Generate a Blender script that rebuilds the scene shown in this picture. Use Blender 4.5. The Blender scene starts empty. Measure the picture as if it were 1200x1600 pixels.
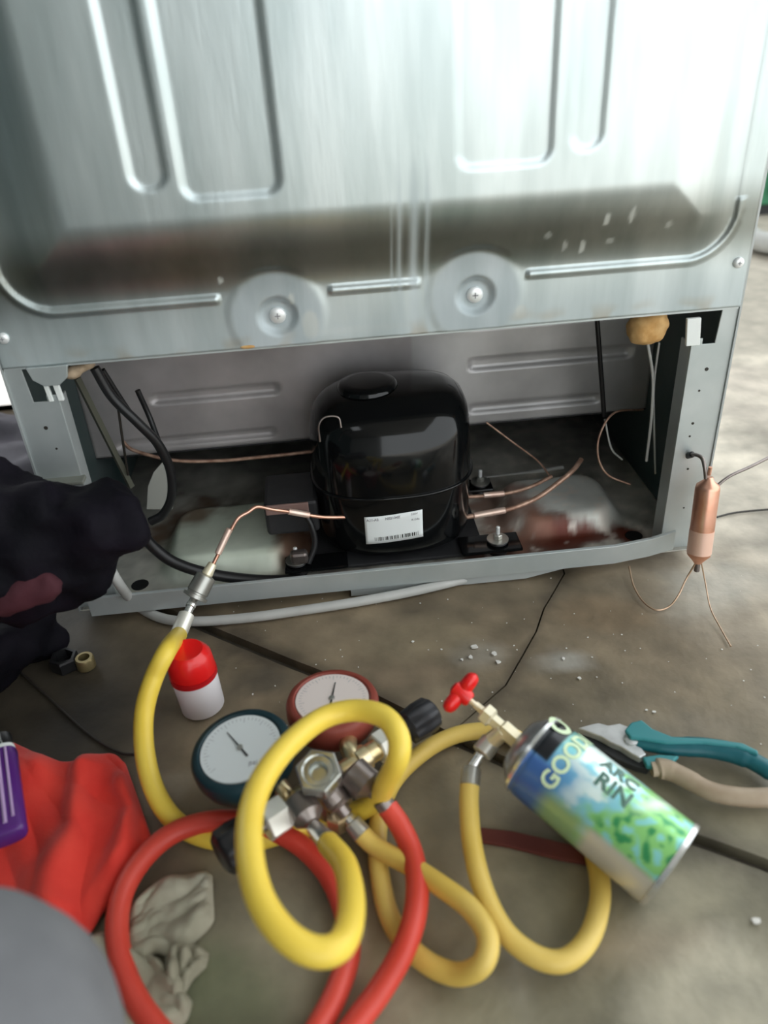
import bpy, bmesh, math, random
from mathutils import Vector, Matrix, noise
random.seed(4)
C0 = bpy.context.scene
COL = C0.collection
# ------------------------------------------------------------------ camera
FPX = 1250.0
def cam_axes(p, y, r):
    Rz = Matrix.Rotation(y, 3, 'Z')
    fwd = Rz @ Vector((0, math.cos(p), -math.sin(p))); right = Rz @ Vector((1, 0, 0)); up = right.cross(fwd)
    rr = math.cos(r)*right + math.sin(r)*up; uu = -math.sin(r)*right + math.cos(r)*up
    return rr, uu, fwd
CR, CU, CW = cam_axes(math.radians(32.14), math.radians(-3.5), math.radians(-3.64))
CP = Vector((.299, -.729, .560))
cd = bpy.data.cameras.new('camera'); cam = bpy.data.objects.new('camera', cd); COL.objects.link(cam)
cd.sensor_fit = 'VERTICAL'; cd.sensor_height = 36; cd.lens = FPX/1600*36; cd.clip_start = .01
cam.matrix_world = Matrix(((CR.x, CU.x, -CW.x, CP.x), (CR.y, CU.y, -CW.y, CP.y), (CR.z, CU.z, -CW.z, CP.z), (0, 0, 0, 1)))
cd.dof.use_dof = True; cd.dof.focus_distance = .85; cd.dof.aperture_fstop = 3.6
C0.camera = cam
# ------------------------------------------------------------------ world, sun, exposure
wd = bpy.data.worlds.new('sky'); C0.world = wd; wd.use_nodes = True
wd.node_tree.nodes['Background'].inputs[0].default_value = (.93, .98, 1.0, 1)
wd.node_tree.nodes['Background'].inputs[1].default_value = 1.25
sd = bpy.data.lights.new('sun', 'SUN'); sd.energy = 3.4; sd.angle = .02; sd.color = (1, .97, .92)
sun = bpy.data.objects.new('sun', sd); COL.objects.link(sun)
sun.rotation_euler = (math.radians(38), 0, math.radians(-12))
C0.view_settings.view_transform = 'Standard'; C0.view_settings.look = 'None'
C0.view_settings.gamma = 1; C0.view_settings.use_curve_mapping = False
C0.view_settings.exposure = 0.98

def ray(x, y): return CR*((x-600)/FPX) - CU*((y-800)/FPX) + CW
def F(x, y, z=0.0):
    d = ray(x, y); return CP + d*((z-CP.z)/d.z)
def B(x, y, Y=0.0):
    d = ray(x, y); return CP + d*((Y-CP.y)/d.y)
def PT(s):      # (px, py, 'z'|'y', value)
    return F(s[0], s[1], s[3]) if s[2] == 'z' else B(s[0], s[1], s[3])

# ------------------------------------------------------------------ materials
def mat(name, col, rough=.5, metal=0, col2=None, scale=20, bump=0, bscale=None, vcol=False, trans=0, ior=1.45, coat=0, sheen=0, detail=4, lo=.35, hi=.65, stretch=None, aniso=0):
    m = bpy.data.materials.new(name); m.use_nodes = True; nt = m.node_tree; b = nt.nodes['Principled BSDF']
    b.inputs['Roughness'].default_value = rough; b.inputs['Metallic'].default_value = metal
    b.inputs['Base Color'].default_value = (*col, 1); b.inputs['IOR'].default_value = ior
    b.inputs['Transmission Weight'].default_value = trans; b.inputs['Coat Weight'].default_value = coat
    b.inputs['Sheen Weight'].default_value = sheen
    tc = nt.nodes.new('ShaderNodeTexCoord'); src = tc.outputs['Object']
    if stretch:
        mp = nt.nodes.new('ShaderNodeMapping'); mp.inputs['Scale'].default_value = stretch
        nt.links.new(src, mp.inputs[0]); src = mp.outputs[0]
    def nz(sc, det):
        n = nt.nodes.new('ShaderNodeTexNoise'); n.inputs['Scale'].default_value = sc; n.inputs['Detail'].default_value = det
        nt.links.new(src, n.inputs['Vector']); return n
    out = None
    if col2:
        n = nz(scale, detail); r = nt.nodes.new('ShaderNodeMapRange')
        r.inputs[1].default_value = lo; r.inputs[2].default_value = hi
        nt.links.new(n.outputs['Fac'], r.inputs[0])
        mx = nt.nodes.new('ShaderNodeMix'); mx.data_type = 'RGBA'
        mx.inputs[6].default_value = (*col, 1); mx.inputs[7].default_value = (*col2, 1)
        nt.links.new(r.outputs[0], mx.inputs[0]); out = mx.outputs[2]
    if vcol:
        a = nt.nodes.new('ShaderNodeVertexColor'); a.layer_name = 'Col'
        if out:
            m2 = nt.nodes.new('ShaderNodeMix'); m2.data_type = 'RGBA'; m2.blend_type = 'MULTIPLY'; m2.inputs[0].default_value = 1
            nt.links.new(a.outputs[0], m2.inputs[6]); nt.links.new(out, m2.inputs[7]); out = m2.outputs[2]
        else: out = a.outputs[0]
    if out: nt.links.new(out, b.inputs['Base Color'])
    if vcol == 'scuff':                    # vertex alpha: bare metal 1, chalky scuff 0
        for sock, lo_, hi_ in (('Metallic', .0, metal), ('Roughness', .75, rough)):
            mr_ = nt.nodes.new('ShaderNodeMapRange'); mr_.inputs[3].default_value = lo_; mr_.inputs[4].default_value = hi_
            nt.links.new(a.outputs[1], mr_.inputs[0]); nt.links.new(mr_.outputs[0], b.inputs[sock])
    if bump:
        n = nz(bscale or scale*3, 5); bp = nt.nodes.new('ShaderNodeBump'); bp.inputs['Strength'].default_value = bump; bp.inputs['Distance'].default_value = .002
        nt.links.new(n.outputs['Fac'], bp.inputs['Height']); nt.links.new(bp.outputs[0], b.inputs['Normal'])
    return m

M = {}
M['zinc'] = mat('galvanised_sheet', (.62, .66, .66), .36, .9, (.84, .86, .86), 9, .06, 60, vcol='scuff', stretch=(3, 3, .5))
M['zinc_in'] = mat('dull_galvanised', (.34, .34, .33), .42, .35, (.46, .46, .45), 12, .1, 60, vcol=True)
M['post'] = mat('post_zinc', (.50, .55, .55), .45, .55, (.60, .64, .64), 14, .08, 90)
M['side'] = mat('side_sheet', (.42, .45, .45), .4, .3, (.50, .53, .53), 8, .05, 40)
M['clip'] = mat('white_plastic', (.85, .88, .86), .35)
M['screw'] = mat('screw_zinc', (.90, .92, .92), .35, .4)
M['foam'] = mat('expanded_foam', (.55, .30, .10), .9, 0, (.78, .52, .24), 40, .6, 90)
M['black'] = mat('black_gloss_paint', (.004, .0045, .005), .11, 0, ior=1.42)
M['blackm'] = mat('black_matt', (.018, .018, .02), .55, 0, (.03, .03, .032), 30, .1)
M['rubber'] = mat('black_rubber', (.012, .012, .013), .38)
M['copper'] = mat('copper', (.72, .36, .24), .33, .85, (.86, .50, .38), 30, .05)
M['copper_old'] = mat('dusty_old_copper', (.30, .17, .12), .45, .5, (.55, .36, .27), 90, .1)
M['copper_pale'] = mat('brazed_copper', (.80, .55, .45), .4, .6, (.9, .72, .62), 60)
M['brass'] = mat('brass', (.62, .48, .24), .28, .85, (.80, .68, .45), 50, .05)
M['brass_pale'] = mat('pale_brass', (.86, .76, .52), .35, .5, (.93, .86, .66), 40)
M['chrome'] = mat('chrome', (.80, .80, .78), .22, .9)
M['nickel_dark'] = mat('dark_nickel', (.20, .17, .16), .33, .8, (.30, .26, .24), 40, .1)
M['nickel'] = mat('dull_nickel', (.42, .42, .39), .35, .8, (.52, .51, .47), 40)
M['yellow'] = mat('yellow_hose', (.86, .61, .07), .38, 0, (.90, .67, .10), 14, .03, 120)
M['yellow2'] = mat('aged_yellow_hose', (.72, .50, .10), .42, 0, (.80, .58, .16), 14, .03, 120)
M['red'] = mat('red_hose', (.62, .05, .03), .40, 0, (.70, .075, .05), 14, .03, 120)
M['redp'] = mat('red_plastic', (.80, .012, .012), .30, 0, coat=.3)
M['whitep'] = mat('white_plastic_bottle', (.86, .82, .85), .42)
M['teal_rubber'] = mat('dark_teal_rubber', (.004, .024, .032), .5, 0, (.006, .032, .042), 30, .05)
M['red_rubber'] = mat('brick_red_rubber', (.24, .045, .03), .5, 0, (.30, .065, .045), 30, .05)
M['dial_b'] = mat('white_dial', (.74, .78, .79), .5)
M['dial_r'] = mat('cream_pink_dial', (.82, .72, .68), .5)
M['ink'] = mat('dial_ink', (.03, .03, .03), .6)
M['grey_ink'] = mat('grey_print', (.38, .38, .40), .6)
M['paper'] = mat('label_paper', (.86, .90, .90), .5)
M['can'] = mat('printed_can', (1, 1, 1), .28, .25, vcol=True, coat=.3)
M['can_metal'] = mat('can_metal', (.42, .43, .44), .3, .8)
M['can_rim'] = mat('can_rim', (.85, .86, .86), .25, .8)
M['ink_pale'] = mat('pale_green_ink', (.72, .88, .58), .4)
M['ink_dark'] = mat('dark_green_ink', (.10, .20, .16), .4)
M['teal'] = mat('teal_handle', (.008, .10, .125), .38, 0, (.012, .13, .155), 25)
M['teal_l'] = mat('light_teal_handle', (.04, .24, .26), .4)
M['tan'] = mat('worn_tan_handle', (.34, .25, .17), .5, 0, (.46, .36, .26), 25, .1)
M['steel'] = mat('worn_steel', (.56, .56, .56), .42, .6, (.70, .70, .70), 60, .15)
M['redcloth'] = mat('red_cloth', (.70, .030, .018), .75, 0, (.78, .05, .03), 30, .25, 400, sheen=.15)
M['blackcloth'] = mat('black_cloth', (.004, .004, .006), .75, 0, (.009, .007, .012), 14, .7, 90, ior=1.2)
M['maroon'] = mat('maroon_cloth', (.045, .010, .016), .85, 0, (.075, .016, .024), 14, .3, 100)
M['greycloth'] = mat('grey_trouser_cloth', (.15, .152, .162), .85, 0, (.175, .178, .188), 30, .25, 500)
M['purple'] = mat('purple_plastic', (.13, .03, .26), .25, 0, trans=.25)
M['lilac'] = mat('lilac_tube', (.52, .36, .60), .25)
M['cardboard'] = mat('pale_torn_paper', (.27, .25, .18), .85, 0, (.46, .43, .33), 18, .4, 60)
M['greytube'] = mat('grey_pvc_tube', (.46, .46, .44), .45, 0, (.56, .56, .54), 20)
M['wire'] = mat('dark_wire', (.03, .025, .02), .5)
M['wirep'] = mat('bare_copper_wire', (.55, .38, .26), .35, .7)
M['redstrip'] = mat('dull_red_strip', (.11, .022, .016), .6, 0, (.15, .035, .025), 30)
M['dirt_or_reflection'] = mat('packed_dirt', (.06, .05, .038), .95, 0, (.09, .075, .058), 40, .6, 90)
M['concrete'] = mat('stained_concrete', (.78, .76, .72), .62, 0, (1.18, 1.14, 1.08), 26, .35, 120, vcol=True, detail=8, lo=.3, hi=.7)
M['wall'] = mat('dark_green_wall', (.05, .08, .08), .8, 0, (.07, .10, .10), 3)
M['wallpale'] = mat('pale_wall', (.42, .43, .42), .8, 0, (.48, .49, .48), 3)
M['ceil'] = mat('ceiling_board', (.30, .30, .29), .9, 0, (.36, .36, .35), 3)
M['green'] = mat('green_enamel', (.03, .17, .08), .5, 0, (.04, .22, .11), 5)
M['chip'] = mat('white_plaster_chip', (.72, .70, .66), .8)

# ------------------------------------------------------------------ mesh helpers
def finish(name, bm, m, parent=None, smooth=None, bevel=0):
    bmesh.ops.recalc_face_normals(bm, faces=bm.faces[:])
    me = bpy.data.meshes.new(name); bm.to_mesh(me); bm.free()
    o = bpy.data.objects.new(name, me); COL.objects.link(o)
    for x in (m if isinstance(m, (list, tuple)) else [m]): me.materials.append(x)
    if smooth is not None:
        me.polygons.foreach_set('use_smooth', [True]*len(me.polygons))
        if smooth < 180: me.set_sharp_from_angle(angle=math.radians(smooth))
    if bevel:
        md = o.modifiers.new('bevel', 'BEVEL'); md.width = bevel; md.segments = 2; md.limit_method = 'ANGLE'
    if parent: o.parent = parent; o.matrix_parent_inverse = parent.matrix_world.inverted()
    return o
def tag(o, label, cat, group=None):
    o['label'] = label; o['category'] = cat
    if group: o['group'] = group
    return o
def struct(o): o['kind'] = 'structure'; return o
def thing(name, loc, label, cat, group=None):
    o = bpy.data.objects.new(name, None); COL.objects.link(o); o.empty_display_size = .02
    o.matrix_world = Matrix.Translation(Vector(loc)); return tag(o, label, cat, group)
def box(bm, x0, x1, y0, y1, z0, z1, mx=None):
    vs = [bm.verts.new(((mx @ Vector(p)) if mx else p)) for p in
          [(x0,y0,z0),(x1,y0,z0),(x1,y1,z0),(x0,y1,z0),(x0,y0,z1),(x1,y0,z1),(x1,y1,z1),(x0,y1,z1)]]
    for f in ((0,3,2,1),(4,5,6,7),(0,1,5,4),(1,2,6,5),(2,3,7,6),(3,0,4,7)): bm.faces.new([vs[i] for i in f])
def prism(bm, poly, fn, t):
    """poly: 2-D outline; fn(u, v, w) -> point; extruded w from 0 to t"""
    a = [bm.verts.new(fn(u, v, 0)) for u, v in poly]; b = [bm.verts.new(fn(u, v, t)) for u, v in poly]
    bm.faces.new(a); bm.faces.new(b[::-1]); n = len(poly)
    for i in range(n): bm.faces.new([a[i], b[i], b[(i+1) % n], a[(i+1) % n]])
def frame(d):
    d = d.normalized(); a = Vector((0, 0, 1)) if abs(d.z) < .9 else Vector((1, 0, 0))
    x = a.cross(d).normalized(); return x, d.cross(x)
def spline(pts, n=10):
    P = [Vector(p) for p in pts]; P = [P[0]*2-P[1]] + P + [P[-1]*2-P[-2]]; out = []
    for i in range(1, len(P)-2):
        a, b, c, d = P[i-1:i+3]
        for k in range(n):
            t = k/n
            out.append(.5*((2*b)+(c-a)*t+(2*a-5*b+4*c-d)*t*t+(3*b-a-3*c+d)*t**3))
    out.append(P[-2].copy()); return out
def tube(bm, pts, r, seg=12, flat=1, up=None):
    rs = r if isinstance(r, (list, tuple)) else [r]*len(pts)
    if len(rs) != len(pts): rs = [rs[min(len(rs)-1, int(i*(len(rs)-1)/(len(pts)-1)+.5))] for i in range(len(pts))]
    x = None; rings = []
    for i, p in enumerate(pts):
        d = (pts[min(i+1, len(pts)-1)] - pts[max(i-1, 0)]).normalized()
        if up is not None: x = up.cross(d).normalized()
        elif x is None: x, _ = frame(d)
        else: x = (x - d*x.dot(d)).normalized()
        y = d.cross(x)
        rings.append([bm.verts.new(p + x*math.cos(2*math.pi*k/seg)*rs[i] + y*math.sin(2*math.pi*k/seg)*rs[i]*flat) for k in range(seg)])
    for a, b in zip(rings, rings[1:]):
        for k in range(seg): bm.faces.new([a[k], a[(k+1) % seg], b[(k+1) % seg], b[k]])
    bm.faces.new(rings[0][::-1]); bm.faces.new(rings[-1])
def hose(name, specs, r, m, parent, n=10, seg=14):
    bm = bmesh.new(); tube(bm, spline([PT(s) for s in specs], n), r, seg); return finish(name, bm, m, parent, 60)
def lathe(bm, a, d, prof, seg=32, x=None, sq=1):
    """prof: (distance along d, radius)"""
    d = d.normalized()
    if x is None: x, y = frame(d)
    else: y = d.cross(x)
    rings = []
    for h, r in prof:
        rings.append([bm.verts.new(a + d*h + (x*math.cos(2*math.pi*k/seg) + y*math.sin(2*math.pi*k/seg)*sq)*max(r, 1e-5)) for k in range(seg)])
    for p, q in zip(rings, rings[1:]):
        for k in range(seg): bm.faces.new([p[k], p[(k+1) % seg], q[(k+1) % seg], q[k]])
    bm.faces.new(rings[0][::-1]); bm.faces.new(rings[-1])
def rod(name, a, b, r, m, parent, seg=20, bev=.0008, r2=None):
    a, b = Vector(a), Vector(b); L = (b-a).length; r2 = r2 or r
    bm = bmesh.new(); e = min(bev, r*.4, L*.3)
    lathe(bm, a, b-a, [(0, r-e), (e, r), (L-e, r2), (L, r2-e)], seg)
    return finish(name, bm, m, parent, 40 if seg > 8 else 20)
def turned(name, a, d, prof, m, parent, seg=32, ang=40):
    bm = bmesh.new(); lathe(bm, Vector(a), Vector(d), prof, seg); return finish(name, bm, m, parent, ang)
def grid(name, xs, zs, fn, m, parent, col=None, thick=0, smooth=180):
    """fn(x, z) -> point; col(x, z) -> rgb"""
    bm = bmesh.new(); lay = bm.verts.layers.float_color.new('Col') if col else None
    V = [[None]*len(zs) for _ in xs]
    for i, x in enumerate(xs):
        for j, z in enumerate(zs):
            v = bm.verts.new(fn(x, z)); V[i][j] = v
            if col: cc_ = tuple(col(x, z)); v[lay] = cc_ if len(cc_) == 4 else (*cc_, 1)
    for i in range(len(xs)-1):
        for j in range(len(zs)-1): bm.faces.new([V[i][j], V[i+1][j], V[i+1][j+1], V[i][j+1]])
    me = bpy.data.meshes.new(name); bm.to_mesh(me); bm.free()
    o = bpy.data.objects.new(name, me); COL.objects.link(o); me.materials.append(m)
    me.polygons.foreach_set('use_smooth', [True]*len(me.polygons))
    if thick:
        md = o.modifiers.new('solid', 'SOLIDIFY'); md.thickness = thick; md.offset = -1
    if parent: o.parent = parent; o.matrix_parent_inverse = parent.matrix_world.inverted()
    return o
def lin(a, b, n): return [a+(b-a)*i/n for i in range(n+1)]
def ss(a, b, t):
    t = max(0, min(1, (t-a)/(b-a))); return t*t*(3-2*t)
def text(s, size, ext=.0002, font_bold=False):
    cu = bpy.data.curves.new('t', 'FONT'); cu.body = s; cu.size = size; cu.extrude = ext; cu.resolution_u = 3
    cu.align_x = 'CENTER'; cu.align_y = 'CENTER'
    if font_bold: cu.offset = size*.03
    o = bpy.data.objects.new('t', cu); COL.objects.link(o); dg = bpy.context.evaluated_depsgraph_get()
    me = bpy.data.meshes.new_from_object(o.evaluated_get(dg)); bpy.data.objects.remove(o); return me
def put_text(name, s, size, fn, m, parent, bold=False, ext=.0002):
    me = text(s, size, ext, bold)
    for v in me.vertices: v.co = fn(v.co.x, v.co.y, v.co.z)
    me.name = name; me.materials.clear(); me.materials.append(m)
    o = bpy.data.objects.new(name, me); COL.objects.link(o); o.parent = parent; o.matrix_parent_inverse = parent.matrix_world.inverted(); return o
def blob(name, balls, m, parent=None, voxel=.008, amp=.006, sc=18, cut=None, sub=0):
    bm = bmesh.new()
    for c, r in balls:
        r = r if isinstance(r, (tuple, list)) else (r, r, r)
        bmesh.ops.create_icosphere(bm, subdivisions=3, radius=1, matrix=Matrix.Translation(Vector(c)) @ Matrix.Diagonal((*r, 1)))
    me = bpy.data.meshes.new('b'); bm.to_mesh(me); bm.free(); o = bpy.data.objects.new('b', me); COL.objects.link(o)
    md = o.modifiers.new('r', 'REMESH'); md.mode = 'VOXEL'; md.voxel_size = voxel; md.use_smooth_shade = True
    ms = o.modifiers.new('s', 'SMOOTH'); ms.iterations = 6
    me2 = bpy.data.meshes.new_from_object(o.evaluated_get(bpy.context.evaluated_depsgraph_get())); bpy.data.objects.remove(o)
    nr = [v.normal.copy() for v in me2.vertices]
    for v, n in zip(me2.vertices, nr):
        p = v.co*sc
        k = abs(noise.noise(p)) * -1.6 + noise.noise(p*2.3+Vector((5, 1, 2)))*.5 + .4
        v.co += n*amp*k
        if cut is not None and v.co.z < cut: v.co.z = cut
    me2.name = name; me2.materials.clear(); me2.materials.append(m)
    me2.polygons.foreach_set('use_smooth', [True]*len(me2.polygons))
    o = bpy.data.objects.new(name, me2); COL.objects.link(o)
    if parent: o.parent = parent; o.matrix_parent_inverse = parent.matrix_world.inverted()
    return o

# ================================================================== SETTING
def cracks(): pass
SCUFFS_AND_SHADING = []  # scuffs and stains; also the can's shadow and right-hand daylight as colour
for px_, py_, rx, ry, ec, ek in ((885, 1030, .035, .018, (.50, .50, .48), .6), (750, 1022, .03, .02, (.42, .40, .36), .5), (1150, 1560, .06, .045, (.50, .47, .38), .8), (990, 1470, .05, .02, (.36, .29, .22), .4),
                                (350, 1560, .05, .05, (.15, .18, .10), .6), (640, 1590, .08, .03, (.30, .28, .20), .5), (640, 1000, .08, .03, (.30, .25, .17), .6), (930, 960, .06, .03, (.26, .19, .12), .6),
                                (400, 1070, .06, .025, (.07, .065, .055), .7), (830, 1290, .06, .03, (.09, .07, .05), .6), (640, 1060, .06, .02, (.22, .17, .12), .5), (1120, 920, .07, .05, (.48, .47, .43), .7), (1140, 600, .10, .12, (.62, .56, .50), .6), (1000, 1150, .1, .03, (.30, .26, .21), .4)):
    p_ = F(px_, py_); SCUFFS_AND_SHADING.append((p_.x, p_.y, rx, ry, ec, ek))
def seg_d(x, y, a, b):
    dx, dy = b[0]-a[0], b[1]-a[1]; t = max(0, min(1, ((x-a[0])*dx+(y-a[1])*dy)/(dx*dx+dy*dy))); return math.hypot(x-a[0]-t*dx, y-a[1]-t*dy)
def P2(x, y): p = F(x, y); return (p.x, p.y)
def off(poly, d):
    """push each point of a polyline sideways by d"""
    out = []
    for i, p in enumerate(poly):
        a = Vector(poly[max(i-1, 0)]); b = Vector(poly[min(i+1, len(poly)-1)]); t = (b-a).normalized(); out.append((p[0]-t.y*d, p[1]+t.x*d))
    return out
jA, jB = P2(400, 1012), P2(1190, 1345); dj = (Vector(jB)-Vector(jA)).normalized()
L_ = Vector(jA) - dj*3.6; R_ = Vector(jB) + dj*4.0
joint = [tuple(L_), P2(300, 972), P2(420, 1022), P2(560, 1078), P2(700, 1150), P2(850, 1218), P2(1000, 1280), P2(1190, 1348), tuple(R_)]
up_ = off(joint, .006); dn_ = off(joint, -.006)
crack = [up_[4], P2(790, 1070), P2(838, 985), P2(850, 950), P2(882, 895), (.56, .12), (.60, .5), (.52, 1.2), (.8, 3.0), (.9, 8)]
def floor_col(x, y):
    p = Vector((x, y, 0))
    n1 = noise.fractal(p*3.1, 1, 2, 4); n2 = noise.fractal(p*9+Vector((3, 7, 1)), 1, 2, 4); n3 = noise.noise(p*1.3+Vector((9, 2, 4)))
    base = Vector((.235, .190, .132))
    g = Vector((.215, .200, .145))            # greenish grey towards the near side
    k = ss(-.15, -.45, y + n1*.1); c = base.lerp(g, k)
    lite = Vector((.52, .48, .42)); c = c.lerp(lite, ss(.50, .85, x + .45*y + n1*.18))  # right side painted paler, as daylight falls there
    dk = Vector((.055, .046, .034)); c = c.lerp(dk, ss(.26, -.02, x + n1*.10)*ss(-.42, -.20, y))  # shade of bag, refrigerator and wall painted dark on the left floor
    for pl_, wd_, kk in ((joint, .030, .75), (crack, .010, .55)):
        if x > -.6 and x < 1.3 and abs(y) < .8:
            dm = min(seg_d(x, y, a, b) for a, b in zip(pl_, pl_[1:])); c = c.lerp(Vector((.062, .050, .038)), kk*(1-ss(.1, 1, dm/wd_ + n2*.8)))
    c = c.lerp(Vector((.46, .45, .42)), ss(-.95, -1.4, y))  # yard behind the camera painted paler, so the panel mirrors sunlit ground
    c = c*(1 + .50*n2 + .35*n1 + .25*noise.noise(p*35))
    for ex, ey, rx, ry, ec, ek in SCUFFS_AND_SHADING:
        q = math.hypot((x-ex)/rx, (y-ey)/ry); c = c.lerp(Vector(ec), ek*(1-ss(.45, 1.25, q+n2*.8)))
    w = ss(.32, .55, noise.noise(p*14+Vector((1, 5, 8))))*ss(.1, .5, noise.noise(p*4+Vector((2, 2, 2))))
    c = c.lerp(Vector((.45, .44, .41)), .5*w)
    return tuple(max(.01, v) for v in c)
floor = bpy.data.objects.new('floor', None); COL.objects.link(floor); struct(floor)
bm = bmesh.new(); box(bm, -4, 6, -9, 8, -.12, -.012); o = finish('joint_dirt', bm, M['dirt_or_reflection'], floor)
def slab(poly):
    """concrete slab with its own edges, finely divided where the camera is near"""
    bm = bmesh.new(); lay = bm.verts.layers.float_color.new('Col')
    vs = [bm.verts.new((p[0], p[1], 0)) for p in poly]; f = bm.faces.new(vs)
    for ax, rng in ((0, lin(-.3, 1.1, 110)), (1, lin(-.6, .6, 100))):
        for c in rng + [-3, -2, -1.2, 1.6, 2.4, 3.4]:
            no = Vector((1, 0, 0)) if ax == 0 else Vector((0, 1, 0))
            bmesh.ops.bisect_plane(bm, geom=bm.verts[:]+bm.edges[:]+bm.faces[:], plane_co=no*c, plane_no=no)
    be = [e for e in bm.edges if e.is_boundary]
    r = bmesh.ops.extrude_edge_only(bm, edges=be)
    for g in r['geom']:
        if isinstance(g, bmesh.types.BMVert): g.co.z = -.03
    for v in bm.verts:
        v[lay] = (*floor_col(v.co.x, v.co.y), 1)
        if v.co.z > -.001: v.co.z = .0009*noise.noise(v.co*22) - .0009
    o = finish('slab', bm, M['concrete'], floor, 30); return o
cl, cr = off(crack, .0009), off(crack, -.0009); cl[0] = (up_[4][0]-.001, up_[4][1]); cr[0] = (up_[4][0]+.001, up_[4][1])
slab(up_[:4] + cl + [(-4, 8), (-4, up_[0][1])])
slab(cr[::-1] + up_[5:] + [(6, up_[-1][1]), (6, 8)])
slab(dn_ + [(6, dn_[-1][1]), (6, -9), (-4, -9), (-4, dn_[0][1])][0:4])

bm = bmesh.new()                                     # unseen roof added to shape sunlight; made-up opening lights the white tub
for q in ((-2.0, -.98, -3, 2.6), (-.48, 1.9, -3, 2.6), (-.98, -.48, -3, -1.465), (-.98, -.48, -.92, 2.6)): box(bm, *q, 2.6, 2.7)
struct(finish('added_ceiling', bm, M['ceil']))
bm = bmesh.new(); box(bm, -2.0, .22, -3.1, -3.0, 0, 2.6); struct(finish('added_wall_behind', bm, M['wallpale']))  # unseen wall added to keep sun off the left floor
bm = bmesh.new(); box(bm, -2.0, -1.9, -3.0, 1.2, 0, 2.6); struct(finish('added_wall_left', bm, M['wall']))  # unseen dark wall added to darken the panel's left reflection

# ================================================================== REFRIGERATOR
W = .70
fr = thing('refrigerator', (0, .3, 0), 'large refrigerator seen from behind with bare galvanised back and open compressor bay', 'refrigerator')
def rrect(x, z, x0, x1, z0, z1, r):
    """signed distance to a rounded rectangle, negative inside"""
    cx, cz = (x0+x1)/2, (z0+z1)/2; qx = abs(x-cx)-(x1-x0)/2+r; qz = abs(z-cz)-(z1-z0)/2+r
    return math.hypot(max(qx, 0), max(qz, 0)) + min(max(qx, qz), 0) - r
LOBES = [(.257, .326), (.441, .330)]
RIBS = [(.156, .184, .447, 1.5), (.196, .274, .437, 1.5), (.421, .498, .445, 1.5), (.515, .540, .453, 1.5)]
def panel_h(x, z):
    d = rrect(x, z, .020, .682, .346, 1.62, .045)
    h = .026*(1-ss(-.078, -.004, d)) if d < 0 else 0
    for a, b, z0, z1 in RIBS:
        e = rrect(x, z, a, b, z0, z1, .012); h -= .0020*(1-ss(-.0035, .0035, e))
    for cx, cz in LOBES:
        q = math.hypot(x-cx, z-cz); k = 1-ss(.040, .049, q); h = h*(1-k) + .001*k
        h -= .005*(1-ss(.013, .019, q))
    bead = max(0, 1-abs(d)/.0042)
    if (z > .36 and d > -.02) or x < .207 or .307 < x < .389 or x > .488: h += .0032*math.sqrt(bead) if z < .40 else .0016*bead
    return h
random.seed(2)
SPOTS = [(B(px, py), w, hh, k) for px, py, w, hh, k in [(485, 505, .008, .014, .8), (812, 485, .006, .007, .8), (455, 465, .003, .006, .7), (937, 335, .003, .006, .7), (975, 328, .0025, .008, .7),
     (905, 382, .0025, .007, .6), (850, 362, .003, .004, .4), (878, 380, .002, .006, .4), (948, 372, .004, .003, .4), (345, 435, .002, .004, .6), (1035, 345, .003, .004, .4), (560, 512, .05, .004, .25)]]
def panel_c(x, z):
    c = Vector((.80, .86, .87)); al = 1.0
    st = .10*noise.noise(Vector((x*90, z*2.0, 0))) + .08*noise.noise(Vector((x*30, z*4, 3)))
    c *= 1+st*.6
    dirt_or_reflection = ss(.335, .375, z)*(1-ss(.385, .425, z))  # mirrored floor painted dark on the lower slope, with some dirt
    c = c.lerp(Vector((.27, .27, .235)), .85*dirt_or_reflection)
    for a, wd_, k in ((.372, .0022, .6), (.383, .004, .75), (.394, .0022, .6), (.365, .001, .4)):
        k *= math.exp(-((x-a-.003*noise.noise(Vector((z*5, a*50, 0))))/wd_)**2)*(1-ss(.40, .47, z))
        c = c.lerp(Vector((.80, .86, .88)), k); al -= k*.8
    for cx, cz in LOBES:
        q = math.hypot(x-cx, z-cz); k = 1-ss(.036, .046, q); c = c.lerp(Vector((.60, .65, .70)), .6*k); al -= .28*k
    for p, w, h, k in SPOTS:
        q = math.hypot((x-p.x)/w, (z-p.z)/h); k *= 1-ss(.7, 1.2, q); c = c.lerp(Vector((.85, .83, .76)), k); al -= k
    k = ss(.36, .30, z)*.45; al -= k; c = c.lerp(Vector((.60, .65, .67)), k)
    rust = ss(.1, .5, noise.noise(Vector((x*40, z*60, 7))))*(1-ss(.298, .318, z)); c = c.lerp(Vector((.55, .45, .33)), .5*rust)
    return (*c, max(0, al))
xs = lin(0, W, 300); zs = lin(.298, .62, 170) + lin(.64, 1.64, 50)
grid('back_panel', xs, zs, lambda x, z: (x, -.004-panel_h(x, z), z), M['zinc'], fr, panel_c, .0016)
# cabinet body: side sheets, top, inner liner
for x0, x1 in ((-.002, .0), (W, W+.002)):
    bm = bmesh.new(); box(bm, x0, x1, -.004, .62, .012, 1.65); finish('side_panel', bm, M['side'], fr)
bm = bmesh.new(); box(bm, 0, W, .0, .62, 1.64, 1.65); finish('top_panel', bm, M['side'], fr)
bm = bmesh.new(); box(bm, 0.001, W-.001, .62, .66, .03, 1.65); finish('door', bm, M['side'], fr, bevel=.006)
bm = bmesh.new(); box(bm, .001, W-.001, .012, .60, .315, .325); finish('cabinet_bottom', bm, M['side'], fr)
# rear flange fold under the back panel
bm = bmesh.new(); box(bm, .001, W-.001, -.0035, .018, .296, .2985); finish('panel_fold', bm, M['post'], fr)
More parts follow.
